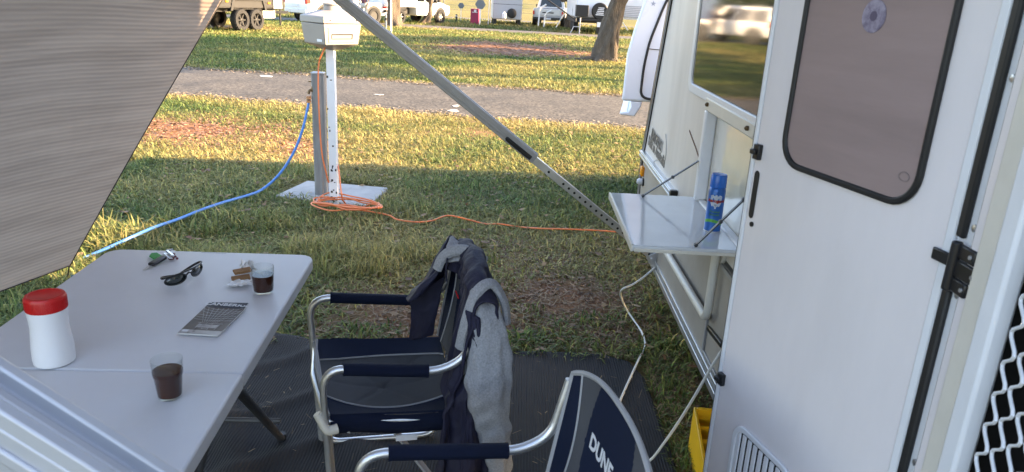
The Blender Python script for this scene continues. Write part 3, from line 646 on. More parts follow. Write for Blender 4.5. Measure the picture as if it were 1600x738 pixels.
# hinge (three black leaves)
mb = MB(); hx, hy, hz = WX-.024, 1.140, 1.318
mb.lathe([(.0085,-.042),(.0085,.042)], (hx-.004, hy, hz), 14)
for a, c, z0, z1 in ((1.090, hy, .016, .040), (1.074, hy, -.014, .014), (1.095, hy, -.040, -.016)):
    mb.box(hx-.004, hx+.004, a, c, hz+z0, hz+z1)
mb.bar(dp(.038, hz+.002, .006), dp(-.012, hz+.002, .012), .006, .022, (0,0,1)); mb.build('hinge', m_blackpl, van, bevel=.003)
mb = MB()
for y, z in ((1.100,.028),(1.084,0),(1.103,-.028)): 
    mb = MB(); mb.lathe([(.004,0),(.0035,.002)], (hx-.004, y, hz+z), 10, ax=(-1,0,0)); mb.build('hinge_rivet', m_alu2, van)

# ------------------------------------------------------------------ AWNING with its two arms
SL = .743
def armz(x): return .453+SL*(.743-x)
awn = thing('awning', 'pale roll-out awning on two grey aluminium arms along the caravan side', 'awning', (.745, 2.1, 2.45))
XO = -1.74
mb = MB(); mb.grid(lambda a, c: (WX-.02+(XO-WX+.02)*a, .60+3.05*c, 2.47+(2.33-2.47)*a-.05*math.sin(PI*a)), 14, 10); mb.build('awning_fabric', m_awn, awn, solid=.002)
mb = MB(); mb.lathe([(.045,0),(.045,3.15)], (XO-.02, .55, 2.32), 18, ax=(0,1,0)); mb.build('roller', m_alu2, awn)
AD = Vector((-1, 0, SL)).normalized(); AN = Vector((SL, 0, 1)).normalized()
def arm(y, H_, W_, xm, dz=0, mat=None):
    mat = mat or m_alu2
    a = Vector((.743, y, .453+dz)); b_ = Vector((XO, y, armz(XO)+dz))
    x1 = xm; c = Vector((x1, y, armz(x1)+dz))
    mb = MB()                                        # outer channel: base web, two lips and a raised centre rib
    mb.bar(c, b_, W_, H_*.62, AN); up_ = AN*(H_*.36)
    for s_ in (-1, 1): mb.bar(c+up_+Vector((0, s_*W_*.36, 0)), b_+up_+Vector((0, s_*W_*.36, 0)), W_*.24, H_*.3, AN)
    mb.bar(c+AN*H_*.33, b_+AN*H_*.33, W_*.2, H_*.12, AN)
    mb.bar(c+Vector((0,-W_*.52,0)), b_+Vector((0,-W_*.52,0)), W_*.1, H_*.18, AN)
    o = mb.build('arm', mat, awn, bevel=.003)
    mb = MB(); d = c-AD*-.0
    mb.bar(a, c+AD*.1, W_*.62, H_*.60, AN); L_ = (c-a).length
    k = 0
    t = .05
    while t < L_-.06:                                # adjustment holes on both faces
        p = a+AD*t
        for s_ in (-1, 1): mb.lathe([(.0065,0),(.0065,.0012)], p+Vector((0, s_*W_*.311, 0)), 10, m=1, ax=(0, s_, 0))
        t += .036 if t < .60 else .095
    mb.build('inner_slide', [m_alu, m_char], o, bevel=.002)
    mb = MB(); e = c+AD*.02; mb.bar(e+Vector((0,-W_*.55,0))+AN*-.002, e+AD*.155+Vector((0,-W_*.55,0))+AN*-.002, .012, .022, AN); mb.bar(e+AD*.07+Vector((0,-W_*.62,0)), e+AD*.16+Vector((0,-W_*.62,0)), .012, .016, AN); mb.build('lock_lever', m_blackpl, o, bevel=.004)
    mb = MB(); mb.box(.735, .743, y-.04, y+.04, .40+dz, .52+dz); 
    for s_ in (-1, 1): mb.prism([(.738, y+s_*.030, .41+dz), (.738, y+s_*.030, .50+dz), (.70, y+s_*.030, .485+dz), (.70, y+s_*.030, .44+dz)], (0, .005*s_, 0))
    mb.lathe([(.008,-.045),(.008,.045)], (.715, y, .465+dz), 10, ax=(0,1,0)); mb.build('mount_bracket', m_alu, o, bevel=.002)
xlev = aty(835, 246, 3.58).x
arm(3.58, .062, .052, xlev)
arm(.625, .078, .062, xlev, -.092, M('sky_lit_arm_alu', (.52, .53, .56), .4, metal=.35, var=.06, vs=10))  # lighter copy of the arm colour, with sky light on its top painted in

# ------------------------------------------------------------------ SHADE SCREEN tied between the arms and pegged out
C_ = Vector((-2.18, 3.40, .32)); D_ = aty(363, -22, 3.62); D_ = D_+(D_-aty(110, 415, 3.4))*.26
E_ = C_+Vector((-.07, -.4, .015))*6.2; G_ = Vector((-1.30, .70, 2.02))
def scr_fn(a, c):                                     # a: down, c: towards the front
    T = D_.lerp(G_, c); B = C_.lerp(E_, c); p = T.lerp(B, a); nn = Vector((.83, 0, -.55))
    bow = -.07*math.sin(PI*a)*math.sin(PI*min(1, c*1.1))-.035*math.sin(PI*c)*a
    w_ = (.012*math.sin(9*c+5*a)*math.sin(PI*a)+.003*math.sin(31*a+6*c))*min(1, c*4)
    edge = -.035*math.sin(PI*a)*(1-c)**8
    return p+nn*(bow*.6+w_)+Vector((0, edge, 0))
m_shade = bpy.data.materials.new('ribbed_shade_cloth'); m_shade.use_nodes = True
nt = m_shade.node_tree; N = nt.nodes; L = nt.links; b = N['Principled BSDF']; b.inputs['Roughness'].default_value = .9
uvn = N.new('ShaderNodeUVMap'); uvn.uv_map = 'UVMap'
w1 = N.new('ShaderNodeTexWave'); w1.bands_direction = 'Y'; w1.inputs['Scale'].default_value = 15; w1.inputs['Distortion'].default_value = .5; w1.inputs['Detail'].default_value = 1; L.new(uvn.outputs[0], w1.inputs['Vector'])
mp = N.new('ShaderNodeMapping'); mp.inputs['Scale'].default_value = (.9, 14, 1); L.new(uvn.outputs[0], mp.inputs[0]); n1 = N.new('ShaderNodeTexNoise'); n1.inputs['Scale'].default_value = 1.6; n1.inputs['Detail'].default_value = 5; n1.inputs['Distortion'].default_value = .5; L.new(mp.outputs[0], n1.inputs['Vector'])
mp2 = N.new('ShaderNodeMapping'); mp2.inputs['Scale'].default_value = (.8, 5, 1); mp2.inputs['Rotation'].default_value = (0, 0, .12); L.new(uvn.outputs[0], mp2.inputs[0]); n2 = N.new('ShaderNodeTexNoise'); n2.inputs['Scale'].default_value = 2.2; n2.inputs['Detail'].default_value = 3; L.new(mp2.outputs[0], n2.inputs['Vector'])
ad = N.new('ShaderNodeMath'); ad.operation = 'ADD'; L.new(n1.outputs['Fac'], ad.inputs[0]); L.new(n2.outputs['Fac'], ad.inputs[1])
ad2 = N.new('ShaderNodeMath'); ad2.operation = 'MULTIPLY_ADD'; L.new(w1.outputs['Fac'], ad2.inputs[0]); ad2.inputs[1].default_value = .22; L.new(ad.outputs[0], ad2.inputs[2])
rp = N.new('ShaderNodeValToRGB'); rp.color_ramp.elements[0].position = .78; rp.color_ramp.elements[1].position = 1.0; rp.color_ramp.elements[0].position = .62
rp.color_ramp.elements[0].color = (.245, .186, .150, 1); rp.color_ramp.elements[1].color = (.325, .250, .202, 1)
dv = N.new('ShaderNodeMath'); dv.operation = 'MULTIPLY'; dv.inputs[1].default_value = .76; L.new(ad2.outputs[0], dv.inputs[0]); L.new(dv.outputs[0], rp.inputs[0]); L.new(rp.outputs[0], b.inputs['Base Color'])
bp = N.new('ShaderNodeBump'); bp.inputs['Strength'].default_value = .5; bp.inputs['Distance'].default_value = .004; L.new(w1.outputs['Fac'], bp.inputs['Height']); L.new(bp.outputs['Normal'], b.inputs['Normal'])
tr = N.new('ShaderNodeBsdfTranslucent'); L.new(rp.outputs[0], tr.inputs['Color']); ms = N.new('ShaderNodeMixShader'); ms.inputs[0].default_value = .5; L.new(b.outputs[0], ms.inputs[1]); L.new(tr.outputs[0], ms.inputs[2]); L.new(ms.outputs[0], N['Material Output'].inputs['Surface'])
mb = MB(); nu, nv = 60, 60; mb.grid(scr_fn, nu, nv)
ss = thing('shade_screen', 'brown grey ribbed shade cloth hanging from the awning beside the white table', 'shade screen', tuple(C_))
so = mb.build('cloth', m_shade, ss)
uv = so.data.uv_layers.new(name='UVMap')
for lp in so.data.loops:
    i, j = divmod(lp.vertex_index, nv+1); uv.data[lp.index].uv = (j/nv*2.6, i/nu*2.0)
mb = MB(); mb.tube([scr_fn(i/40, 0)+Vector((0,.002,0)) for i in range(41)], .0035, 6); mb.tube([scr_fn(1, i/40) for i in range(41)], .0035, 6); mb.build('hem', M('dark_hem', (.035,.032,.032), .9), ss)
pg = atz(105, 436); 
mb = MB(); mb.tube(smooth([C_, C_.lerp(pg, .35)+Vector((0,0,.005)), C_.lerp(pg, .7), Vector((pg.x, pg.y, .02))], 4), .004, 6); mb.tube([C_+Vector((.01,0,-.05)), C_+Vector((.012,.0,-.12))], .011, 8, m=1)
mb.build('corner_strap', [m_char, M('dark_green_cord', (.02,.06,.045), .7)], ss)

# ------------------------------------------------------------------ FOLDING TABLE
TH = .065
tab = local('folding_table', 'white plastic fold-in-half trestle table with grey steel legs on the black mat', 'table', (-1.105, 2.578, 0), TH)
def tl(x, y, z=.741):                                 # table-local -> world
    return Vector((-1.105+x*math.cos(TH)-y*math.sin(TH), 2.578+x*math.sin(TH)+y*math.cos(TH), z))
hw = .3725
def half(y0, y1, rf):                                 # rounded corners only at the outer end
    out = []
    r = .055; yo = y0 if rf else y1
    if rf: pts = [(-hw, y1), (hw, y1)]+[(hw-r+r*math.cos(a), y0-r+r*math.sin(a)) for a in [PI/2*k/8 for k in range(9)]]+[(-hw+r-r*math.sin(a), y0-r+r*math.cos(a)) for a in [PI/2*k/8 for k in range(9)]]
    else: pts = [(hw, y0), (-hw, y0)]+[(-hw+r-r*math.cos(a), y1+r-r*math.sin(a)) for a in [PI/2*k/8 for k in range(9)]]+[(hw-r+r*math.sin(a), y1+r-r*math.cos(a)) for a in [PI/2*k/8 for k in range(9)]]
    return pts
for y0, y1, f in ((0, -.9085, True), (-.9115, -1.82, False)):
    mb = MB(); mb.prism([(x, y, .696) for x, y in half(y0, y1, f)], (0, 0, .044)); mb.build('tabletop', m_plast, tab, bevel=.007, seg=3)
mb = MB(); mb.box(-.04, .05, -.016, -.010, .739, .7408); mb.build('moulded_slot', m_alu2, tab, bevel=.001)
for s, e in ((-1, 0), (1, 0), (-1, 1), (1, 1)):
    x = s*.265; mb = MB()
    top = Vector((x*1.2, -.86 if not e else -.96, .69)); bot = Vector((s*.245, -.12 if not e else -1.70, .02))
    mb.tube([top, bot], .0145, 12); mb.lathe([(.0175,0),(.0175,.03)], bot-Vector((0,0,.006)), 12, m=1); mb.build('leg', [m_legs, m_black], tab)
for y in (-.12, -1.70):
    mb = MB(); mb.tube([(-.245, y, .10), (.245, y, .10)], .010, 8); mb.build('leg_crossbar', m_legs, tab)
mb = MB(); mb.box(-.34, .34, -.935, -.885, .676, .698); mb.build('hinge_rail', m_legs, tab)

# ---- things on the table
TZ = .7408
def ontab(px, py): return atz(px, py, TZ)
def tumbler(c, prof_o, th, fill, label):
    t = thing('coffee_glass', label, 'glass', tuple(c), group='coffee glasses on the table')
    top = prof_o[-1][1]
    inner = [(max(.004, r-th), z) for r, z in prof_o if z > .009]
    prof = prof_o+[(prof_o[-1][0]-th*.5, top+.001)]+inner[::-1]
    floor = .0065; mb = MB(); mb.lathe(prof+[(inner[0][0]*.98, floor)], c, 40); mb.build('tumbler', m_glass, t, ang=50)
    def rad(z):
        for (r0, z0), (r1, z1) in zip(prof_o, prof_o[1:]):
            if z0 <= z <= z1: return r0+(r1-r0)*(z-z0)/max(1e-6, z1-z0)
        return prof_o[-1][0]
    zz = [floor+.001+(fill-floor)*k/8 for k in range(9)]
    mb = MB(); mb.lathe([(rad(z)-th+.0004, z) for z in zz], c, 40); 
    mb.lathe([(rad(fill)-th-.0002, fill+.0003), (rad(fill)-th-.0004, fill+.0009)], c, 40, m=1); mb.build('coffee', [m_coffee, m_crema], t)
    return t
g1 = ontab(266, 620)
tumbler(g1, [(.0245,0),(.0272,.002),(.0280,.010),(.0325,.058),(.0342,.061),(.0350,.066),(.0352,.082),(.0358,.101)], .0014, .071, 'clear stepped tumbler of black coffee on the table seam, nearest to the metal rail')
g2 = ontab(412, 456)
tumbler(g2, [(.026,0),(.0305,.002),(.032,.012),(.0345,.05),(.0362,.088)], .0014, .060, 'clear straight tumbler of black coffee beside the open biscuit packet at the far table corner')
c = ontab(86, 565); t = thing('powder_jar', 'white waisted plastic jar with a red screw lid on the table', 'jar', tuple(c))
mb = MB(); mb.lathe([(.042,0),(.0475,.004),(.0490,.018),(.0485,.045),(.0455,.078),(.0438,.10),(.0445,.125),(.0462,.142),(.0462,.150),(.040,.152)], c, 44); mb.build('jar_body', m_jar, t)
mb = MB(); lp = [(.040,.150),(.0472,.151),(.0472,.182),(.0445,.187),(.038,.188),(.036,.1865)]; mb.lathe(lp, c, 60)
for k in range(72): a = 2*PI*k/72; mb.obox(c+Vector((.0472*math.cos(a), .0472*math.sin(a), .166)), (.0007*math.cos(a), .0007*math.sin(a), 0), (-.0007*math.sin(a), .0007*math.cos(a), 0), (0, 0, .013))
mb.build('lid', m_red, t)
# magazine
Qm = [ontab(*p) for p in ((277,524),(341,528),(389,480),(328,476))]
t = thing('magazine', 'slim magazine with a bronze toned cover and pale title lying on the white table', 'magazine', tuple((Qm[0]+Qm[2])/2))
def mg(u, v, h=0):
    p = (Qm[0]*(1-u)+Qm[1]*u)*(1-v)+(Qm[3]*(1-u)+Qm[2]*u)*v; return p+Vector((0, 0, .0045+h+.006*max(0, v-.8)/.2*(.3+u)+.004*max(0, .15-v)*(u)))
mb = MB(); mb.grid(lambda a, b_: mg(a, b_), 10, 16); mag = mb.build('pages', M('magazine_paper', (.55,.54,.53), .5), t, solid=.004)
m_mc1 = M('cover_bronze', (.045,.034,.030), .5, c2=(.13,.095,.075), vs=14, amt=.5); m_mc2 = M('cover_slate', (.05,.055,.07), .5, var=.3, vs=20); m_mc3 = M('cover_pale', (.33,.31,.30), .3, var=.3, vs=24)
def mfc(u, v): 
    if v > .84: return 1
    if v < .12: return 2
    if v < .36: return 2 if (.25 < u < .8 and .2 < v < .3) else 0
    return 0
mb = MB(); mb.grid(lambda a, b_: mg(.005+.99*a, .005+.99*b_, .0024), 30, 50, mf=mfc); cov = mb.build('cover', [m_mc1, m_mc2, m_mc3], t)
mb = MB()
for k in range(9):
    mb.tube([mg(min(.98, max(.02, .5+(k-4)*.045+(k-4)*.08*q)), .36+.46*q, .003) for q in [i/8 for i in range(9)]], .0007, 4)
for k in range(6):
    mb.tube([mg(.03+.94*q, .42+.07*k+.08*(q-.5)**2*4*(1 if k > 2 else .4), .003) for q in [i/10 for i in range(11)]], .0006, 4)
for (u0, v0, u1, v1) in ((.3,.14,.3,.34),(.45,.16,.45,.36),(.6,.14,.6,.34),(.78,.15,.78,.33),(.3,.25,.8,.25),(.25,.33,.85,.33),(.45,.16,.62,.16)): mb.tube([mg(u0, v0, .003), mg(u1, v1, .003)], .0008, 4)
mb.build('cover_lattice', m_mc3, cov)
ux = (Qm[2]-Qm[3]).normalized(); uy = (Qm[3]-Qm[0]).normalized()
lettering('title', 'CANBERRA', .0265, mg(.5, .915, .0042), ux, uy, m_print, cov, .0003, bold=.0004)
mb = MB(); mb.prism([mg(.06,.05,.003), mg(.2,.05,.003), mg(.2,.11,.003), mg(.06,.11,.003)], (0,0,.0004)); mb.build('price_box', m_print, cov)
# sunglasses
sa, sb = ontab(262, 453), ontab(321, 426)
t = thing('sunglasses', 'black wraparound sunglasses with dark lenses folded on the white table', 'sunglasses', tuple((sa+sb)/2))
dx_ = (sb-sa).normalized(); ny_ = Vector((dx_.y, -dx_.x, 0)); Ls = (sb-sa).length; mid = (sa+sb)/2
def sg(u, h, o=0): return mid+dx_*(u*Ls/2)+ny_*(.022*(1-u*u)-.012+o)+Vector((0,0,h))
mb = MB(); mb.tube([sg(u, .040-.004*u*u) for u in [i/12-1 for i in range(25)]], .0028, 8)
for s in (-1, 1):
    mb.tube([sg(s*(.14+.84*(1-math.cos(a))/2), .0225+.0165*math.sin(a)*(1 if 1 else 0)) for a in [2*PI*i/24 for i in range(24)]], .0026, 8, closed=True)
mb.tube([sg(-.14,.026), sg(0,.033), sg(.14,.026)], .0028, 8)
mb.build('spectacle_frame', m_blackpl, t)
m_lens = M('smoke_lens', (.014,.022,.022), .06, ior=1.7, coat=.5)
for s in (-1, 1):
    mb = MB()
    mb.add([sg(s*.56, .0225, .0015)]+[sg(s*(.14+.84*(1-math.cos(a))/2), .0225+.0165*math.sin(a)) for a in [2*PI*i/24 for i in range(24)]], [(0, 1+i, 1+(i+1) % 24) for i in range(24)]); mb.build('lens', m_lens, t, solid=.0015)
for s in (-1, 1):
    mb = MB(); a = sg(s*1.0, .036); mb.tube(smooth([a, a-ny_*.012-dx_*s*.004+Vector((0,0,-.002)), a-ny_*(.030-.006*s)-dx_*s*.030+Vector((0,0,-.012)), a-ny_*(.036-.006*s)-dx_*s*.085+Vector((0,0,-.026))], 5), .0045, 8, flat=.5); mb.build('temple', m_blackpl, t)
# keys
kc = ontab(252, 408)
t = thing('key_bunch', 'bunch of keys with a black car key and a green tag on the white table', 'keys', tuple(kc))
def kp(px, py, h=0): return ontab(px, py)+Vector((0,0,h))
mb = MB(); a, c = kp(236,418,.010), kp(257,407,.012); mb.bar(a, c, .026, .012, (0,0,1)); mb.build('car_key', m_blackpl, t, bevel=.005, seg=3)
for a, c, w_, up in ((kp(224,424,.004), kp(236,418,.008), .007, (0,0,1)), (kp(262,407,.018), kp(272,400,.02), .014, (0,0,1)), (kp(258,404,.02), kp(268,411,.016), .013, (.3,0,1)), (kp(262,402,.026), kp(271,408,.022), .011, (0,.4,1))):
    mb = MB(); mb.bar(a, c, w_, .002, up); mb.build('key_blade', m_alu, t, bevel=.0006)
mb = MB(); mb.prism([kp(233,404,.006), kp(241,409,.006), kp(254,405,.010), kp(246,400,.010), kp(237,400,.008)], (0,0,.004)); mb.build('green_tag', M('green_tag_plastic', (.01,.27,.06), .4), t, bevel=.002)
mb = MB(); rc = kp(261,403,.016); mb.tube([rc+Vector((.016*math.cos(q), .014*math.sin(q), .006*math.cos(q*1.0))) for q in [2*PI*i/20 for i in range(20)]], .0011, 6, closed=True); mb.build('key_ring', m_tube, t)
mb = MB(); mb.lathe([(.009,0),(.011,.003),(.009,.008)], kp(268,407,.004), 14); mb.build('leather_fob', M('red_brown_fob', (.13,.02,.015), .5), t)
mb = MB(); mb.bar(kp(261,396,.01), kp(270,397,.014), .016, .010); mb.build('remote_fob', M('grey_fob', (.30,.30,.34), .4), t, bevel=.003)
for k, (px, py) in enumerate(((274,404),(277,407),(272,400))):
    mb = MB(); mb.lathe([(.0005,-.005),(.0045,-.002),(.0045,.002),(.0005,.005)], kp(px, py, .007), 10); mb.build('bead', M('maroon_bead', (.16,.02,.04), .4), t)
# biscuits in torn wrapper
bc = ontab(384, 436)
t = thing('biscuit_packet', 'torn silver wrapper with wafer biscuits beside a coffee glass', 'biscuit packet', tuple(bc))
m_foil = M('silver_foil_wrapper', (.62,.61,.60), .38, metal=.25, var=.2, vs=40)
def crump(P, nu, nv, h, s):
    P = [ontab(*p) for p in P]
    def f(a, b_):
        p = (P[0]*(1-a)+P[1]*a)*(1-b_)+(P[3]*(1-a)+P[2]*a)*b_
        k = fbm(np.array([p.x*9+s]), np.array([p.y*9]), 6)[0]; k2 = vnoise(np.array([p.x*40+s]), np.array([p.y*40]), 2)[0]
        e = 1-min(a, 1-a, b_, 1-b_)*2; return p+Vector(((k2-.5)*.006, (k-.5)*.006, .003+h*max(0, k*1.5-.25)+.006*k2))
    mb = MB(); mb.grid(f, nu, nv); return mb
crump([(351,452),(393,451),(396,443),(366,441)], 16, 8, .012, 0).build('wrapper', m_foil, t, solid=.0006, ang=20)
crump([(374,430),(402,432),(397,418),(378,416)], 14, 12, .030, 3).build('wrapper', m_foil, t, solid=.0006, ang=20)
m_waf = weave('wafer', (.34,.17,.075), 90, .8, axis=('X','Y'), c2=(.42,.24,.12), vs=60, bdist=.003)
mb = MB()
for a, c, z in (((362,441),(391,438),.010),((366,435),(393,431),.021)):
    mb.bar(ontab(*a)+Vector((0,0,z)), ontab(*c)+Vector((0,0,z+.003)), .034, .009)
mb.build('wafer', m_waf, t, bevel=.0015)

# ------------------------------------------------------------------ CAMP CHAIRS
def make_chair(label, loc, rz):
    t = local('camp_chair', label, 'chair', loc, rz, 'navy folding camp chairs by the table')
    W = .275; AZ = .625; r = .0125
    WARP[0] = lambda v: (v[0]+.060*max(0, min(1.15, (.06-v[0])/.345))*max(0, min(1.1, (.1-v[1])/.375)), v[1], v[2])
    for s in (1, -1):
        y = s*W
        p = fillet([(-.255,y,.012), (-.285,y,AZ), (.125,y,AZ-.03), (.205,y,AZ+.01), (.243,y,.79)], .085, 8)
        mb = MB(); mb.tube(p, r, 12); mb.build('side_frame', m_tube, t)
        q = fillet([(-.262,y*.93,.44), (-.245,y*.93,.025), (.19,y*.93,.025), (.205,y*.93,.40), (.228,y*.985,.70)], .07, 8)
        mb = MB(); mb.tube(q, r*.9, 12); mb.build('ground_rail', m_tube, t)
        mb = MB(); mb.tube([(-.205,y,AZ-.006), (.088,y,AZ-.0275)], .020, 14); mb.tube([(-.209,y,AZ-.0057), (-.203,y,AZ-.006)], .021, 14); mb.tube([(.086,y,AZ-.0274), (.092,y,AZ-.0278)], .021, 14); mb.build('armrest', m_navy2, t)
        mb = MB(); mb.bar((-.20,y*.96,.40), (.20,-y*.96,.06), .022, .010, (0,0,1)); mb.build('scissor_bar', m_alu2, t, bevel=.002)
    # seat: navy borders, padded grey middle
    def seat(a, c):
        x = -.262+.455*a; v = 2*c-1; y = v*.262*(1+.0*a)
        sag = -.042*(1-v*v)*math.sin(PI*min(1, a*1.05))-.012*a
        qu = -.004*math.exp(-((abs(v)-.0)/.05)**2)-.004*math.exp(-((a-.5-.5*v)/.035)**2)-.004*math.exp(-((a-.5+.5*v)/.035)**2)
        return (x, y, .445+sag+(qu if abs(v) < .6 and .08 < a < .95 else 0)+.012*abs(v)**6)
    bw = lambda a: .66-.20*(2*a-1)**2+.06*a
    mb = MB(); mb.grid(seat, 80, 90, mf=lambda a, c: 1 if abs(2*c-1) < bw(a) else 0); mb.build('seat', [m_navy, m_greyf], t, solid=.006)
    mb = MB()
    for s in (-1, 1): mb.tube([Vector(seat(k/24, .5+s*.5*bw(k/24)))+Vector((0,0,.0045)) for k in range(25)], .0032, 6)
    mb.tube([Vector(seat(0, k/20))+Vector((0,0,.002)) for k in range(21)], .006, 6); mb.build('seat_piping', m_pipe, t)
    for s in (-1, 1):
        mb = MB(); mb.grid(lambda a, c: (-.258+.445*a, s*(.262+.012*math.sin(PI*c)), .458-.020*a-.062*c+.004*math.sin(8*a)), 16, 5); mb.build('seat_side_band', m_navy2, t, solid=.008)
        mb = MB(); mb.tube([(-.262, s*.264, .44), (.195, s*.264, .415)], .011, 10); mb.build('seat_rail', m_tube, t)
    mb = MB(); mb.tube(fillet([(-.268,.262,.425), (-.275,.0,.43), (-.268,-.262,.425)], .05), .011, 10); mb.build('front_bar', m_tube, t)
    mb = MB(); mb.box(-.276,-.262,-.262,.262,.40,.452); mb.build('front_binding', m_pipe, t, bevel=.003)
    mb = MB(); mb.tube(fillet([(-.235,-.285,.425), (-.275,-.292,.42), (-.305,-.275,.475)], .03), .0155, 12); mb.build('table_hinge_arm', m_cream, t)
    mb = MB(); mb.box(-.262,-.250,-.20,-.192,.10,.36); 
    for z in (.16, .24): mb.box(-.268,-.244,-.206,-.186,z,z+.014, 1)
    mb.build('side_table_strut', [m_alu2, m_blackpl], t)
    mb = MB(); mb.box(-.02,.06,-.272,-.268,.355,.375); mb.build('care_tag', m_print, t)
    # backrest
    def bx(z): return .192+.075*(z-.45)/.45
    def back(a, c):                                    # a: up, c: lateral (0 = -y side)
        v = 2*c-1; zt = .875-.062*abs(v)**2.6; z = .455+(zt-.455)*a
        y = v*(.258+.006*a); return Vector((bx(z)+.022*(1-v*v)*math.sin(PI*(.25+.6*a))-.004, y, z))
    def bmat(a, c):
        v = 2*c-1; e = (abs(v)-0)/(.50*math.sqrt(max(0, 1-((a-.62)/.62)**2))+1e-4) if abs(a-.62) < .62 else 9
        if abs(v) > .80-.12*math.sin(PI*a): return 0
        if e < 1 and a > .12: return 0
        return 1
    mb = MB(); mb.grid(back, 110, 130, mf=bmat); bk = mb.build('backrest', [m_navy, m_greyf], t, solid=.007)
    mb = MB()
    pth = [back(k/30, 0) for k in range(31)]+[back(1, k/40) for k in range(1, 41)]+[back(1-k/30, 1) for k in range(1, 31)]
    mb.tube(pth, .0095, 8, flat=.7)
    for s in (-1, 1): mb.tube([back(k/30, .5+s*.5*(.80-.12*math.sin(PI*k/30)))+Vector((-.0048,0,0)) for k in range(31)], .0028, 6)
    mb.build('back_piping', m_pipe, bk)
    # printed mark on the front of the backrest
    X_ = Vector((0,-1,0)); Y_ = Vector((.16,0,1)).normalized()
    def wrap(size, body, dv, dz, nm, sh=0, bo=0):
        def bend(p):
            v = (dv+p.x)/-.268; z = dz+p.y; a = (z-.455)/(.875-.062*abs(v)**2.6-.455); q = back(a, (v+1)/2); return q+Vector((-.0048-(.0006 if p.z > 0 else 0), 0, 0))
        o = lettering(nm, body, size, (0,0,0), X_, Y_, m_print, bk, .0006, shear=sh, bold=bo, bend=bend); return o
    wrap(.052, 'DUNE', -.035, .728, 'lettering', .0, .0018); wrap(.026, '4WD', .026, .701, 'lettering', .2, .0010)
    mb = MB()
    def onb(y, z): v = y/.268; a = (z-.455)/(.875-.062*abs(v)**2.6-.455); return back(a, (v+1)/2)+Vector((-.006,0,0))
    mb.tube([onb(.01-k*.008, .683) for k in range(11)], .0010, 5)
    for k in range(4): mb.tube([onb(-.005-k*.018, .674), onb(-.005-k*.018, .692)], .0009, 5)
    mb.build('print_line', m_print, bk)
    WARP[0] = None
    return t
CH1 = ((-.385, 2.265, 0), R(13)); CH2 = ((-.010, 1.335, 0), R(13))
ch1 = make_chair('navy camp chair facing the table with a hooded jacket slung over its back', *CH1)
ch2 = copy_tree(ch1); ch2.location = CH2[0]; ch2.rotation_euler = (0, 0, CH2[1])
ch2['label'] = 'navy camp chair with bare printed backrest in the foreground beside the open door'

# ------------------------------------------------------------------ JACKET over the first chair
jk = local('hooded_jacket', 'navy hooded jacket with grey fleece lining draped over a camp chair back', 'jacket', CH1[0], CH1[1])
Mi = (Matrix.Translation(CH1[0]) @ Matrix.Rotation(CH1[1], 4, 'Z')).inverted()
def wlj(px, py, y): return Mi @ aty(px, py, y)
def wr(x, y, s=0): return float(fbm(np.array([x+s]), np.array([y-s]), 1.0)[0])-.5
def bxx(z): return .192+.075*(z-.45)/.45
def drape(y0, y1, fl, rl, top, th, seed, amp=.02):
    def f(a, c):
        v = a; y = y0+(y1-y0)*v; t = 2*c-1; F_ = fl(v); B_ = rl(v); Tz = top(v)
        if t < 0: d = -t*F_; sx_ = -1
        else: d = t*B_; sx_ = 1
        rr_ = th
        ang = min(d/rr_, PI/2) if d < rr_*PI/2 else PI/2
        x = rr_*math.sin(ang); z = Tz-rr_*(1-math.cos(ang)); down = max(0, d-rr_*PI/2); z -= down
        flare = .12*down if sx_ > 0 else .02*down
        w1_ = wr(y*22+d*3, d*4, seed)*amp*2*(.4+min(1, d*4)); w2_ = wr(y*8, d*26, seed+7)*amp*1.2
        bx_ = bxx(max(.45, z))
        return Vector((bx_+sx_*(x+flare)+w1_+w2_*.6, y+wr(y*6, d*9, seed+3)*.03, z+w2_*.5))
    return f
tp = lambda v: .862+.032*math.sin(PI*v)-.03*v**3
mb = MB(); mb.grid(drape(.20, -.30, lambda v: .10+.09*v+.50*max(0, (v-.62)/.38)**.7, lambda v: .46+.18*v, tp, .034, 1, .034), 70, 110); mb.build('jacket_body', m_jnavy, jk, solid=.008, sub=1, ang=80)
# front panel hanging at the near edge of the back down to the mat
mb = MB()
def panel(a, c):
    y = -.235-.075*c; x = .13+.14*a+.05*c*a+.075*(1-a)*max(0, min(1, (.46-c)/.12)); top = .80-.03*a
    z = top-(top-.155)*c
    x += wr(a*3, c*2.5, 21)*.05+.035*math.sin(c*3+a*2)*c; y = -.250-.055*math.sin(PI*a)-.02*c+wr(a*9, c*5, 4)*.03
    return Vector((x, y, z))
mb.grid(panel, 40, 70); mb.build('jacket_front', m_jnavy, jk, solid=.010, sub=1, ang=80)
mb = MB(); mb.tube([panel(.02, k/30)+Vector((-.004,-.004,0)) for k in range(4, 31)], .0035, 6); mb.build('zip', M('zip_dark', (.03,.03,.04), .4), jk)
mb = MB(); mb.tube([panel(.30+.35*k/8, .12+.10*k/8)+Vector((0,-.007,0)) for k in range(9)], .0035, 6); mb.build('pocket_welt', m_jnavy, jk)
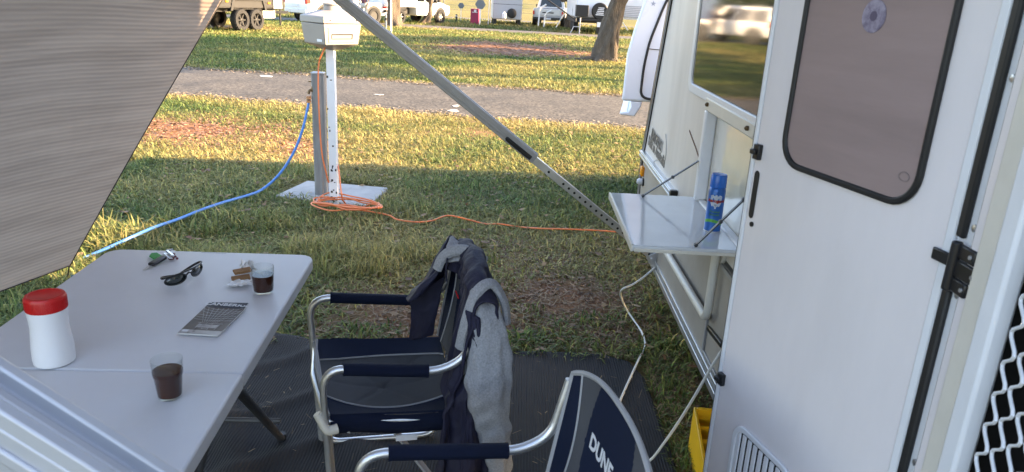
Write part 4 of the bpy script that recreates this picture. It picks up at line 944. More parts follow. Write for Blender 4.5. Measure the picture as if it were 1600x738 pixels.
# grey fleece sleeve pulled inside out
pa = [(.245,-.235,.845), (.262,-.275,.80), (.272,-.300,.71), (.270,-.315,.60), (.278,-.315,.50), (.300,-.305,.40), (.318,-.300,.30), (.325,-.300,.215)]
sl = smooth(pa, 9); rr0 = [(.018,.0)]; 
def rad_(k):
    t = k/(len(sl)-1); return .026+.044*min(1, t/.45)**1.2-(.036*max(0, (t-.55)/.45)**.8)
mb = MB(); nS = 30; vs = []
for k, p in enumerate(sl):
    r_ = rad_(k)
    for j in range(nS):
        an = 2*PI*j/nS; q = 1+.30*wr(math.cos(an)*2.4+k*.06, math.sin(an)*2.4, 31)*2+.22*wr(math.cos(an)*1.5+3, k*.42+math.sin(an)*1.6, 5)+.05*math.sin(k*.9+2*an)
        vs.append((p.x+r_*1.02*q*math.cos(an), p.y+r_*.60*q*math.sin(an), p.z+.012*math.sin(an*2+k*.1)))
fs = [(k*nS+j, k*nS+(j+1) % nS, (k+1)*nS+(j+1) % nS, (k+1)*nS+j) for k in range(len(sl)-1) for j in range(nS)]
mb.add(vs, fs+[tuple(range(nS-1,-1,-1)), tuple((len(sl)-1)*nS+j for j in range(nS))]); mb.build('sleeve', m_jgrey, jk, sub=1, ang=80)
mb = MB(); e = sl[-1]; mb.lathe([(.024,.0),(.031,-.006),(.031,-.045),(.026,-.052)], e+Vector((0,0,.008)), 18); mb.build('sleeve_cuff', m_jgrey, jk)
mb = MB(); mb.bar(wlj(712, 455, 2.36), wlj(716, 466, 2.36), .012, .004, (1,0,0)); mb.build('red_stitching', m_red, jk)
# grey armhole band
mb = MB(); mb.tube(smooth([(.19,-.255,.66), (.205,-.272,.76), (.235,-.262,.845), (.285,-.245,.865), (.325,-.25,.80), (.335,-.255,.735)], 7), .012, 8, flat=1.6); mb.build('lining_band', m_jgrey, jk)
# hood at the far top corner
Mi = (Matrix.Translation(CH1[0]) @ Matrix.Rotation(CH1[1], 4, 'Z')).inverted()
def wl(px, py, y): return Mi @ aty(px, py, y)
def between(A, B, bow, s, n1=26, n2=18, amp=.02):
    A = smooth(A, 8); B = smooth(B, 8)
    def pick(Cv, t): k = t*(len(Cv)-1); i = min(int(k), len(Cv)-2); return Cv[i].lerp(Cv[i+1], k-i)
    def f(a, c):
        p = pick(A, a).lerp(pick(B, a), c); k = math.sin(PI*c)*math.sqrt(a)
        return p+Vector(bow)*k+Vector((wr(a*5, c*4, s), wr(a*4, c*5, s+4), wr(a*6, c*3, s+9)))*amp*min(1, a*3)
    mb = MB(); mb.grid(f, n1, n2); return mb
Apk = (704, 368, 2.50)
left = [wl(*Apk), wl(685, 397, 2.50), wl(666, 436, 2.50), wl(644, 453, 2.47), wl(634, 466, 2.46)]
mid = [wl(*Apk), wl(697, 388, 2.44), wl(690, 412, 2.40), wl(682, 432, 2.38), wl(660, 462, 2.38)]
rgt = [wl(706, 369, 2.50), wl(722, 384, 2.45), wl(738, 392, 2.42), wl(752, 406, 2.40)]
midr = [wl(705, 369, 2.49), wl(700, 384, 2.44), wl(694, 397, 2.41), wl(692, 412, 2.38)]
back_ = [wl(*Apk), wl(728, 384, 2.60), wl(752, 410, 2.66), wl(772, 450, 2.66)]
between([wl(640, 462, 2.50), wl(642, 495, 2.50), wl(638, 531, 2.50)], [wl(695, 432, 2.47), wl(686, 480, 2.48), wl(676, 524, 2.49)], (.0, -.015, 0), 15, 20, 18, .012).build('jacket_skirt', m_jnavy, jk, solid=.006, sub=1, ang=80)
hb = between(left, mid, (-.02, -.045, .0), 2); hood_o = hb.build('hood', m_jnavy, jk, solid=.008, sub=1, ang=80)
between(midr, rgt, (-.01, -.02, .01), 5).build('hood_lining', m_jgrey, hood_o, solid=.008, sub=1, ang=80)
between(left, back_, (0, .04, .0), 8).build('hood_back', m_jnavy, hood_o, solid=.008, sub=1, ang=80)
mb = MB(); mb.tube(smooth([wl(683, 421, 2.365), wl(690, 405, 2.365), wl(703, 394, 2.37), wl(724, 391, 2.36), wl(742, 398, 2.36), wl(757, 409, 2.38)], 6), .013, 8, flat=1.5); mb.build('hood_band', m_jgrey, hood_o)
mb = MB(); mb.tube(smooth([wl(699, 404, 2.34), wl(697, 420, 2.34), wl(698, 440, 2.34)], 5), .003, 6); mb.build('drawcord', m_jnavy, hood_o)

# ------------------------------------------------------------------ POWER POST, TAP POST, HOSE, CORDS
slab = MB(); slab.prism([(p.x, p.y, -.02) for p in (atz(430,305,.03), atz(480,282,.03), atz(607,293,.03), atz(575,322,.03))], (0,0,.05)); tag(slab.build('concrete_pad', m_conc, bevel=.012, loc=tuple(atz(522,302))), 'flat square concrete pad in the grass under the power post', 'concrete pad')
pb = atz(523, 325); pp = thing('power_post', 'white painted post carrying a beige power outlet box above the concrete pad', 'power post', (pb.x, pb.y, 0))
ZB = aty(522, 75, pb.y).z; ZT = aty(522, 19, pb.y).z
mb = MB(); mb.box(pb.x-.030, pb.x+.030, pb.y-.030, pb.y+.030, 0, ZB+.01)
r_ = random.Random(4)
for k in range(26):
    z = r_.choice([.05,.08,.12,.2,.3,.5,.6,.62,.75,1.0])+r_.random()*.05; x = pb.x+r_.uniform(-.028,.028); w_ = r_.uniform(.003,.009)
    mb.box(x-w_, min(x+w_, pb.x+.03), pb.y-.0306, pb.y-.030, z, z+r_.uniform(.006,.02), 1)
mb.build('post', [m_wpost, m_chip], pp, bevel=.003)
# box, turned so that one face looks right and one left
BA = R(48)
cx, cy = pb.x+.005, pb.y+.01
def bl(x, y, z): return Vector((cx+x*math.cos(BA)-y*math.sin(BA), cy+x*math.sin(BA)+y*math.cos(BA), z))
def boxsec(w, d, z): return [bl(-w, -d, z), bl(w, -d, z), bl(w, d, z), bl(-w, d, z)]
def loft(mb, secs, m=0):
    n = len(secs[0]); k = len(secs); vs = [p for s in secs for p in s]; fs = [tuple(range(n-1,-1,-1)), tuple((k-1)*n+j for j in range(n))]
    for i in range(k-1):
        for j in range(n): fs.append((i*n+j, i*n+(j+1) % n, (i+1)*n+(j+1) % n, (i+1)*n+j))
    mb.add(vs, fs, m)
Wb, Db = .165, .150; H_ = ZT-ZB
zlid = ZB+H_*.70
mb = MB(); loft(mb, [boxsec(.05,.05,ZB-.012), boxsec(Wb*.86,Db*.86,ZB+.028), boxsec(Wb*.90,Db*.90,ZB+.034), boxsec(Wb,Db,zlid-.003)]); bx_ = mb.build('box_body', m_box, pp, bevel=.006)
mb = MB(); loft(mb, [boxsec(Wb+.006,Db+.006,zlid), boxsec(Wb+.004,Db+.004,zlid+.048), boxsec(Wb*.45,Db*.45,zlid+.085), boxsec(Wb*.40,Db*.40,zlid+.088)]); lid = mb.build('box_lid', m_box, pp, bevel=.006)
mb = MB(); mb.lathe([(.052,0),(.052,.035),(.046,.042)], bl(0,0,zlid+.086), 20); mb.lathe([(.058,0),(.058,.012)], bl(0,0,zlid+.128), 20); mb.build('lid_cap', m_box, lid)
def onface(u, v, o): # right/front face, u in [-1,1], v in [0,1]
    z = ZB+.034+(zlid-.003-ZB-.034)*v; k = .90+.10*v; return bl(Wb*k*u, -Db*k-o, z)
mb = MB(); mb.prism([onface(u, v, .003) for u, v in ((-.78,.08),(.72,.08),(.72,.86),(-.78,.86))], bl(0,.006,0)-bl(0,0,0)); dr_ = mb.build('box_door', m_box, bx_, bevel=.002)
mb = MB(); mb.prism([onface(u, v, .0042) for u, v in ((-.62,.26),(.58,.26),(.58,.52),(-.62,.52))], bl(0,.002,0)-bl(0,0,0), 1); mb.prism([onface(u, v, .0065) for u, v in ((-.60,.29),(.50,.29),(.50,.46),(-.60,.46))], bl(0,.003,0)-bl(0,0,0)); mb.build('finger_pull', [m_box, m_char], dr_)
mb = MB()
for u in (-.7, .75): mb.lathe([(.006,0),(.005,.003)], bl(Wb*u*.95, -Db-.006, zlid+.024), 10, ax=bl(0,-1,0)-bl(0,0,0))
mb.build('lid_screw', m_char, lid)
mb = MB(); mb.prism([bl(-Wb*.92-.001, -Db*.72, ZB+.05), bl(-Wb*.92-.001, -Db*.30, ZB+.05), bl(-Wb*.925-.001, -Db*.30, ZB+.068), bl(-Wb*.925-.001, -Db*.72, ZB+.068)], bl(-.002,0,0)-bl(0,0,0)); mb.build('rating_plate', m_wpost, bx_)
# tap post: grey folded channel
tb = atz(503, 303, .03); tq = thing('tap_post', 'weathered grey channel post with a brass tap behind the white power post', 'tap post', (tb.x, tb.y, 0))
zt = aty(503, 116, tb.y).z; w_ = .050
mb = MB(); mb.prism([(tb.x+x*w_, tb.y+y*.045, .028) for x, y in ((-1,-.75),(-.72,-1),(.35,-1),(.55,-.72),(1,-.72),(1,.8),(-1,.8))], (0,0,zt-.028)); mb.build('channel', m_galv, tq, bevel=.003)
mb = MB(); mb.prism([(tb.x+x*w_*1.02, tb.y+y*.046, zt+.001) for x, y in ((-1,-.8),(-.7,-1),(.3,-1),(.6,-.75),(1,-.7),(1,.8),(-1,.8))], (0,0,.014)); mb.build('cap', m_alu2, tq, bevel=.004)
tp_ = aty(488, 140, tb.y-.03)
mb = MB(); mb.tube([(tb.x-w_+.01, tb.y-.02, tp_.z-.005), (tp_.x, tb.y-.03, tp_.z-.005)], .011, 10); mb.lathe([(.013,-.02),(.016,-.01),(.014,.015),(.009,.03),(.006,.06)], (tp_.x+.005, tb.y-.03, tp_.z), 14); mb.bar((tp_.x-.028, tb.y-.03, tp_.z+.063), (tp_.x+.036, tb.y-.03, tp_.z+.063), .012, .009)
mb.tube(smooth([(tp_.x+.005, tb.y-.03, tp_.z), (tp_.x-.02, tb.y-.035, tp_.z-.008), (tp_.x-.030, tb.y-.04, tp_.z-.035)], 5), .011, 10); mb.build('tap', m_brass, tq)
hq = aty(483, 150, tb.y-.04)
mb = MB(); mb.lathe([(.016,.0),(.019,.005),(.019,.018),(.015,.020),(.015,.026),(.020,.028),(.020,.05),(.014,.056)], hq+Vector((-.004,0,-.055)), 14, ms=[0,0,0,1,1,0,0,0]); mb.build('hose_connector', [M('orange_grey_connector', (.42,.20,.09), .5), m_black], tq)
hp = [hq+Vector((-.004,0,-.05)), aty(480,172,tb.y-.05), aty(472,205,tb.y-.1), aty(458,240,tb.y-.15), aty(436,273,tb.y-.2), aty(410,296,tb.y-.25)]
hp += [atz(385,306,.09), atz(350,316,.08), atz(315,328,.08), atz(280,342,.08), atz(240,356,.09), atz(205,371,.09), atz(172,386,.06), atz(120,408,.02), atz(40,440,.02), atz(-60,480,.02)]
mb = MB(); mb.tube(smooth(hp, 6), .0105, 8); tag(mb.build('garden_hose', m_blueh, loc=tuple(atz(350,316))), 'blue garden hose running from the brass tap across the grass', 'hose')
# orange extension cord
y0 = pb.y-.06
op = [bl(-.09, -.06, ZB+.02), aty(499, 95, y0+.03), aty(497, 125, y0+.02), aty(498, 165, y0), aty(500, 205, y0), aty(503, 240, y0-.01), aty(509, 268, y0-.0), aty(515, 285, y0+.04), Vector((pb.x+.01, pb.y+.07, .36)), atz(527, 306, .2)+Vector((.02,.05,0)), atz(538, 316, .08), atz(552, 327, .03)]
cc = atz(543, 335, 0); r_ = random.Random(9)
for k in range(34):
    a = .4-k*2*PI/7.3; q = .66+.42*math.sin(k*1.7+.4)*.5+.24*r_.random()
    op.append(Vector((cc.x+.27*q*math.cos(a)+.03*math.sin(k*.9), cc.y+.235*q*math.sin(a)+.03*math.cos(k*.7), .065+.03*r_.random()+.0008*k)))
op += [atz(597,334,.06), atz(620,343,.05), atz(650,347,.055), atz(675,345,.035), atz(700,337,.10), atz(730,343,.05), atz(758,350,.02), atz(780,350,.05), atz(806,354,.02), atz(840,357,.055), atz(880,358,.075), atz(930,360,.07), atz(985,363,.06), Vector((.85, atz(985,363).y+.05, .03)), Vector((1.4, 5.3, .03))]
mb = MB(); mb.tube(smooth(op, 6), .0060, 7); tag(mb.build('extension_cord', m_orange, loc=(pb.x, pb.y, 0)), 'orange extension cord coiled on the grass below the power post', 'cord')
# white cord along the ground beside the mat
a0 = aty(1026, 412, 3.55)
wp_ = [Vector((.74, 3.62, .50)), a0, aty(1012, 428, 3.50), aty(990, 444, 3.46), aty(973, 452, 3.45), atz(970,462,.20), atz(978,482,.06), atz(990,500,.02), atz(1003,520,.02), atz(1008,540,.02), atz(998,562,.025), atz(985,590,.025), atz(976,610,.025), atz(968,630,.025), atz(962,660,.025), atz(970,700,.025), atz(995,722,.025), atz(1016,719,.03)]
qa, qb = atz(1016,719,.03), atx(1134,538,.735)
wp_ += [qa.lerp(qb, k/6)-Vector((0,0,.075*math.sin(PI*k/6)*(1-k/9)*(1 if k < 5 else .5)))*(.55) for k in (1.4,2.6,3.8,5)]+[qb]
mb = MB(); mb.tube(smooth(wp_, 8), .0052, 8); tag(mb.build('power_cable', m_wcord, loc=(.65, 3.0, 0)), 'white power cord looping from the awning foot over the mat edge to the caravan', 'power cable')

# ------------------------------------------------------------------ YELLOW LEVELLING CRATE, SPRAY CAN
yc = atz(1098, 725); yt = local('levelling_block', 'yellow plastic levelling block on the grass under the caravan door', 'levelling block', (yc.x+.05, yc.y-.04, 0), R(-4))
mb = MB(); x0, x1, y0_, y1_ = -.10, .16, -.26, .12; hN, hF = .12, .20; wl_ = .012
mb.prism([(x0,y0_,0),(x0,y1_,0),(x0,y1_,hF),(x0,y0_,hN)], (wl_,0,0)); mb.prism([(x1-wl_,y0_,0),(x1-wl_,y1_,0),(x1-wl_,y1_,hF),(x1-wl_,y0_,hN)], (wl_,0,0))
mb.box(x0+wl_, x1-wl_, y1_-wl_, y1_, 0, hF); mb.box(x0+wl_, x1-wl_, y0_, y0_+wl_, 0, hN); mb.build('side_walls', m_yellow, yt, bevel=.003)
mb = MB()
for k in range(5):
    y = y0_+wl_+.02+k*.07; mb.box(x0+wl_, x1-wl_, y, y+.008, 0, hN+(hF-hN)*(y-y0_)/(y1_-y0_)-.03)
for k in range(3): mb.box(x0+.06+k*.06, x0+.067+k*.06, y0_+wl_, y1_-wl_, 0, .075)
mb.build('ribs', m_yellow, yt)
cb = atz(1129, 361, .9515); cb.x = min(cb.x, .70)
can = thing('spray_can', 'blue insect repellent spray can standing on the drop-down shelf', 'spray can', tuple(cb))
m_canb = M('can_blue', (.015,.12,.42), .3, metal=.2, var=.1); m_cang = M('can_green', (.10,.36,.06), .4); m_capb = M('cap_blue', (.012,.13,.50), .25)
RC = .0285
mb = MB(); mb.lathe([(.026,0),(RC,.003),(RC,.145),(.0265,.155),(.024,.158)], cb, 36); body = mb.build('can_body', m_canb, can)
mb = MB(); mb.lathe([(.0278,.158),(.0278,.162),(.0270,.198),(.025,.203),(.012,.2045)], cb, 36); mb.build('cap', m_capb, can)
vd = math.atan2(-cb.y, -cb.x)
def onc(u, z, o=.0004): a = vd+u/RC; return cb+Vector(((RC+o)*math.cos(a), (RC+o)*math.sin(a), z))
mb = MB(); mb.grid(lambda a, c: onc(-.036+.072*a, .030+.011*c+.007*math.sin(4*a), .0003), 20, 2); mb.build('green_band', m_cang, body)
def shield(k, o):
    pts = [(-.017,.128),(-.012,.131),(0,.132),(.012,.131),(.017,.128),(.017,.108),(.012,.097),(0,.088),(-.012,.097),(-.017,.108)]
    mb = MB(); mb.add([onc(0,.112,o)]+[onc(x*k, .112+(z-.112)*k, o) for x, z in pts], [(0, 1+i, 1+(i+1) % 10) for i in range(10)]); return mb
shield(1.12, .0005).build('label_shield', m_print, body); shield(.95, .0009).build('label_shield', M('shield_blue_grey', (.45,.50,.58), .4), body)
def lab(txt, size, z, mat, u0=0, o=.0014, sh=0, b=0): return lettering('lettering', txt, size, (0,0,0), (1,0,0), (0,0,1), mat, body, .0001, shear=sh, bold=b, bend=lambda p: onc(u0+p.x, z+p.y, o)-cb)
lab('Aerogard', .0155, .113, M('label_red', (.62,.06,.02), .4), sh=.1, b=.0006); lab('fly', .008, .0985, M('label_dark', (.03,.04,.08), .4))
lab('Tropical', .0105, .075, m_cang, b=.0002); lab('Strength', .0105, .064, m_cang, b=.0002)
mb = MB(); mb.lathe([(.0275,.0),(.0289,.001),(.0289,.004)], cb, 30, caps=False); mb.build('rim', m_tube, can)

# ------------------------------------------------------------------ VEHICLES
def wheel(parent, x, y, rad, wid, side, rimm=None, rimr=.62, spokes=6):   # side = +1/-1: which way (y) the rim faces
    c = Vector((x, y, rad)); mb = MB(); h = wid/2
    mb.lathe([(rad*rimr,-h),(rad*.93,-h),(rad,-h*.6),(rad,h*.6),(rad*.93,h),(rad*rimr,h),(rad*rimr,-h)], c, 28, ax=(0,side,0), caps=False)
    for k in range(22):
        a = 2*PI*k/22; mb.obox(c+Vector((rad*math.cos(a), 0, rad*math.sin(a))), (rad*.012*math.cos(a), 0, rad*.012*math.sin(a)), (-.02*math.sin(a), .0, .02*math.cos(a)), (0, h*.8, 0))
    o = mb.build('wheel', m_tyre, parent)
    mb = MB(); mb.lathe([(rad*rimr,h*.2),(rad*rimr,h*.75),(rad*(rimr-.06),h*.75),(rad*(rimr-.08),h*.2),(rad*.2,h*.15),(.01,h*.15)], c, 28, ax=(0,side,0), m=1, caps=False)
    mb.lathe([(rad*.17,h*.1),(rad*.15,h*.65),(.01,h*.7)], c, 16, ax=(0,side,0))
    for k in range(spokes):
        a = 2*PI*k/spokes; d = Vector((math.cos(a), 0, math.sin(a))); mb.bar(c+d*rad*.12+Vector((0,side*h*.5,0)), c+d*rad*(rimr-.02)+Vector((0,side*h*.55,0)), rad*.11, h*.2, (0,1,0))
    mb.build('rim', [rimm or m_rim, m_blackpl], o); return o
def plate(mb, q, u0, u1, v0, v1, off, th=.006, m=0):     # panel on the quad q (bl, br, tr, tl)
    q = [Vector(p) for p in q]; f = lambda u, v: (q[0]*(1-u)+q[1]*u)*(1-v)+(q[3]*(1-u)+q[2]*u)*v
    nn = (q[1]-q[0]).cross(q[3]-q[0]).normalized(); mb.prism([f(u0,v0)+nn*off, f(u1,v0)+nn*off, f(u1,v1)+nn*off, f(u0,v1)+nn*off], -nn*th, m)

# white ute with a canopy parked across the end of the caravan (its rear end faces left)
CY0, CY1 = 5.50, 7.45
ut = thing('canopy_ute', 'white ute with black-sealed canopy door, parked just behind the caravan corner', 'ute', (2.6, 6.5, 0))
WARP[0] = lambda v: (v[0]+.165*(v[1]+1.0), v[1], v[2])              # stands a little askew
cpx = [aty(x, y, CY0) for x, y in ((971,158),(972.5,148),(979.5,85),(990,48),(1007,0))]
pr = [(p.x, p.z) for p in cpx]; pr += [(pr[-1][0]+.08, 2.0), (pr[-1][0]+.20, 2.12)]
prof = pr+[(2.75, 2.16), (2.85, 2.10), (2.85, pr[0][1])]
on = lambda px, py, o=.004: aty(px, py, CY0-o)
mb = MB(); mb.prism([(x, CY0, z) for x, z in prof], (0, CY1-CY0, 0)); cano = mb.build('canopy', m_canopy, ut, bevel=.02, seg=3)
seam = fillet([on(1060,-9), on(1044,-3), on(1036,14), on(1015,66), on(1006,105), on(1000.5,152), on(1024,157), Vector((2.6,CY0-.004,1.02))], .06, 6)
mb = MB(); mb.tube(seam, .0095, 8); mb.build('door_seal', m_black, cano)
mb = MB(); mb.bar(on(1013,76.5,.002), on(1060,81,.002), .005, .005, (0,0,1)); mb.build('panel_gap', m_char, cano)
mb = MB(); c = on(1021,6,.003)
st = [c+Vector((.020*math.cos(PI/2+k*PI/5)*(1 if k % 2 == 0 else .42), 0, .020*math.sin(PI/2+k*PI/5)*(1 if k % 2 == 0 else .42))) for k in range(10)]
mb.add([c]+st, [(0,1+i,1+(i+1) % 10) for i in range(10)]); mb.build('star_sticker', M('star_grey', (.25,.29,.36), .5), cano)
bp_ = [aty(x, y, CY0+.01) for x, y in ((985,158.6),(985,168),(981,175),(968,176),(968,179.5),(991,182.5),(1001,167),(1003,159.6))]
mb = MB(); mb.prism(bp_, (0, CY1-CY0-.04, 0)); mb.build('rear_bumper', m_canopy, ut, bevel=.008)
mb = MB(); mb.box(1.0, 5.6, 5.72, 7.2, .55, cpx[0].z-.004); mb.build('chassis', m_black, ut)
mb = MB(); mb.frustum([(.55,2.9,5.75,.93),(.9,2.9,5.85,.98),(1.15,2.9,5.80,.97),(1.2,2.9,4.4,.95),(1.85,3.0,4.0,.80),(1.9,3.05,3.95,.76)])
mb.v = [(x, y+6.525, z) for x, y, z in mb.v]; cab = mb.build('cab', m_carw, ut, bevel=.04, seg=3)
mb = MB(); yq = 6.525
for s in (-1, 1): plate(mb, [(3.05,yq+s*.95,1.2),(4.35,yq+s*.95,1.2),(4.0,yq+s*.80,1.85),(3.05,yq+s*.80,1.85)][::1 if s < 0 else -1], .08, .92, .12, .9, .004)
plate(mb, [(4.4,yq-.95,1.2),(4.4,yq+.95,1.2),(4.0,yq+.8,1.85),(4.0,yq-.8,1.85)], .06, .94, .08, .95, .004); mb.build('window', m_wglass, cab)
for x in (1.85, 4.95):
    for s, y in ((-1, 5.68), (1, 7.26)): wheel(ut, x, y, .43, .27, s)
WARP[0] = None

def suv(label, loc, rz):
    t = local('parked_suv', label, 'car', loc, rz)
    mb = MB(); mb.frustum([(.38,-2.25,2.3,.84),(.55,-2.4,2.42,.92),(.85,-2.42,2.45,.94),(1.02,-2.40,2.30,.93)]); mb.build('body', m_carw, t, bevel=.06, seg=3)
    S = [(1.0,-2.38,1.15,.91),(1.72,-2.15,.35,.76),(1.78,-2.0,.15,.70)]
    mb = MB(); mb.frustum(S); cab = mb.build('cabin', m_carw, t, bevel=.04, seg=3)
    mb = MB()
    for s in (-1, 1):
        q = [(-2.30,s*.91,1.02),(1.05,s*.91,1.02),(.33,s*.76,1.70),(-2.13,s*.76,1.70)]; q = q if s < 0 else [q[1],q[0],q[3],q[2]]
        for a, c in ((.06,.33),(.36,.62),(.65,.93)): plate(mb, q, a, c, .1, .9, .006)
    plate(mb, [(-2.38,.91,1.02),(-2.38,-.91,1.02),(-2.15,-.76,1.70),(-2.15,.76,1.70)], .1, .9, .12, .9, .008)
    plate(mb, [(1.12,-.91,1.02),(1.12,.91,1.02),(.36,.76,1.70),(.36,-.76,1.70)], .06, .94, .05, .95, .008); mb.build('window', m_wglass, cab)
    for s in (-1, 1):
        mb = MB(); mb.box(-2.44,-2.20,s*.94-.07,s*.94+.012*s if s > 0 else s*.94+.07,.86,1.16) if s > 0 else mb.box(-2.44,-2.20,-.952,-.80,.86,1.16); mb.build('tail_light', m_tail, t, bevel=.01)
        mb = MB(); mb.box(-2.46,-2.40,s*.72-.09,s*.72+.09,.50,.58); mb.build('reflector', m_tail, t)
        mb = MB(); mb.box(2.25,2.46,s*.74-.16,s*.74+.16,.74,.92); mb.build('headlight', m_wglass, t, bevel=.02)
    mb = MB(); mb.box(-2.47,-2.30,-.86,.86,.42,.62); mb.build('bumper', m_carg, t, bevel=.03)
    mb = MB(); mb.box(-2.45,-2.41,-.26,.26,.72,.84); mb.build('number_plate', m_print, t)
    for s in (-1,1):
        for x in (-1.45, 1.5):
            mb = MB(); mb.lathe([(.46,-.02),(.46,.02)], (x, s*.925, .42), 22, ax=(0,s,0)); mb.build('wheel_arch', m_black, t)
    for x in (-1.45, 1.5):
        for s in (-1, 1): wheel(t, x, s*.86, .38, .24, s)
    return t
def pickup(label, loc, rz, paint, canopy, name='parked_ute', group=None):
    t = local(name, label, 'ute', loc, rz, group)
    mb = MB(); mb.frustum([(.42,-.2,2.5,.82),(.60,-.3,2.62,.90),(.95,-.3,2.60,.91),(1.10,-.3,1.5,.90)]); mb.frustum([(1.0,.95,2.45,.80),(1.12,1.0,2.0,.74)]); mb.build('body', paint, t, bevel=.05, seg=3)
    mb = MB(); mb.frustum([(1.05,-.32,1.45,.88),(1.72,-.20,.72,.72),(1.78,-.1,.6,.66)]); cab = mb.build('cabin', paint, t, bevel=.04, seg=3)
    mb = MB()
    for s in (-1, 1):
        q = [(-.30,s*.88,1.07),(1.40,s*.88,1.07),(.72,s*.72,1.70),(-.20,s*.72,1.70)]; q = q if s < 0 else [q[1],q[0],q[3],q[2]]
        for a, c in ((.06,.46),(.52,.92)) if s < 0 else ((.08,.48),(.54,.94)): plate(mb, q, a, c, .1, .9, .006)
    plate(mb, [(1.44,-.88,1.07),(1.44,.88,1.07),(.73,.72,1.70),(.73,-.72,1.70)], .06, .94, .05, .95, .008)
    plate(mb, [(-.32,.88,1.07),(-.32,-.88,1.07),(-.2,-.72,1.70),(-.2,.72,1.70)], .1, .9, .12, .9, .008); mb.build('window', m_wglass, cab)
    if canopy:
        mb = MB(); mb.box(-2.65,-.36,-.95,.95,.86,.95); mb.build('tray', m_carg, t, bevel=.01)
        mb = MB(); mb.box(-2.62,-.38,-.93,.93,.96,2.05); co = mb.build('canopy', paint, t, bevel=.03)
        mb = MB(); mb.box(-2.5,-.4,-.5,.5,.5,.85); mb.box(-2.62,-2.5,-.85,.85,.55,.70); mb.build('chassis', m_black, t)
        for s in (-1, 1):
            mb = MB(); mb.box(-2.68,-2.63,s*.78-.13,s*.78+.13,.74,.84); mb.build('tail_light', m_tail, t)
        mb = MB(); mb.box(-2.68,-2.64,-.2,.2,.62,.72); mb.build('number_plate', m_print, t)
        for s in (-1, 1):
            mb = MB(); mb.box(-2.1,-1.15,s*.90-.04,s*.90+.04,.70,.86); mb.build('mudguard', m_blackpl, t, bevel=.02)
    else:
        mb = MB(); mb.frustum([(.50,-2.45,-.28,.84),(.62,-2.5,-.28,.90),(1.06,-2.5,-.28,.91)]); tub = mb.build('tub', paint, t, bevel=.04)
        mb = MB(); mb.box(-2.2,-.5,-.78,.78,1.055,1.07); mb.build('tonneau', m_black, tub)
        mb = MB(); mb.box(-2.66,-2.45,-.85,.85,.42,.56); mb.box(-2.5,-.4,-.5,.5,.38,.55); mb.build('rear_bumper', m_blackpl, t, bevel=.02)
        mb = MB(); mb.box(-2.515,-2.50,-.74,.74,.68,1.03); mb.build('tailgate', paint, tub, bevel=.01)
        mb = MB(); mb.box(-2.525,-2.515,-.34,.34,.80,.86); mb.build('tailgate_badge', m_char, tub); mb = MB(); mb.box(-2.67,-2.66,-.2,.2,.44,.54); mb.build('number_plate', m_print, t)
        for s in (-1, 1):
            mb = MB(); mb.box(-2.53,-2.40,s*.86-.05,s*.86+.05,.70,.92); mb.build('tail_light', m_tail, t, bevel=.01)
    for s in (-1, 1):
        for x in ((1.75,) if canopy else (1.75, -1.6)):
            mb = MB(); mb.lathe([(.44,-.02),(.44,.02)], (x, s*.895, .44), 22, ax=(0,s,0)); mb.build('wheel_arch', m_black, t)
    for s in (-1, 1):
        mb = MB(); mb.box(2.35,2.62,s*.70-.14,s*.70+.14,.78,.94); mb.build('headlight', m_wglass, t, bevel=.02)
        mb = MB(); mb.box(1.15,1.28,s*.98-.09,s*.98+.09,1.1,1.26); mb.build('mirror', m_blackpl, t, bevel=.02)
        for x in (-1.6, 1.75): wheel(t, x, s*.85, .37, .24, s, m_rim if canopy else None)
    return t
def at2(px, py): p = atz(px, py); return (p.x, p.y, 0)
# silhouettes seen in the top strip of the photograph
def placed(px, py, lx, ly, rz):
    p = atz(px, py); return (p.x-(lx*math.cos(rz)-ly*math.sin(rz)), p.y-(lx*math.sin(rz)+ly*math.cos(rz)), 0)
suv('white wagon parked behind the charcoal trailer, tail lights towards the camera', placed(481, 36.5, -2.4, -.93, R(50)), R(50))
pickup('white ute with a box canopy parked behind the two leaning trunks', placed(606, 38, -2.6, -.95, R(58)), R(58), m_carw, True, 'canopy_ute')
up = at2(858, 43); pickup('silver ute seen from the rear beyond the far road', (up[0]+.15, up[1]+2.6, 0), R(84), m_carg, False)

# charcoal off-road camper trailer with tandem wheels, far left
tr_ = local('camper_trailer', 'charcoal ribbed camper trailer on tandem wheels at the far left of the lawn', 'camper trailer', placed(379, 49, -.26, -.95, R(70)), R(70))
mb = MB(); mb.box(-3.4, 1.9, -.95, .95, .78, 2.4); mb.build('body', m_char, tr_, bevel=.03)
mb = MB()
for k in range(11):
    z = .84+k*.13
    for s in (-1, 1):
        mb.box(-3.4, -.75 if z < 1.1 else 1.75, s*.955-.012, s*.955+.012, z, z+.05)
        if z < 1.1: mb.box(1.05, 1.75, s*.955-.012, s*.955+.012, z, z+.05)
mb.build('side_rib', m_char2, tr_)
for s in (-1, 1):
    mb = MB(); mb.prism([(x, s*.93-.06, z) for x, z in ((-.85,.70),(-.72,.70),(-.60,1.05),(.88,1.05),(1.0,.70),(1.12,.70),(.96,1.15),(-.68,1.15))], (0,.14,0)); mb.build('mudguard', m_char2, tr_, bevel=.01)
    mb = MB(); mb.box(-.62,.90,s*.80,s*.90,.75,1.06); mb.build('wheel_well', m_black, tr_)
    for x in (-.26, .54): wheel(tr_, x, s*.86, .385, .26, s, m_char2)
    for x, z in ((-1.0,1.02),(1.25,.98)):
        mb = MB(); mb.box(x-.06,x+.06,s*.97-.02,s*.97+.02,z-.03,z+.03); mb.build('side_marker', m_amber, tr_)
mb = MB(); mb.box(1.9,2.25,-.80,.80,.80,1.65); mb.build('front_box', m_char2, tr_, bevel=.02)
mb = MB(); mb.box(1.5,2.0,-.99,-.95,.78,1.5); mb.build('corner_panel', m_silver, tr_, bevel=.01)
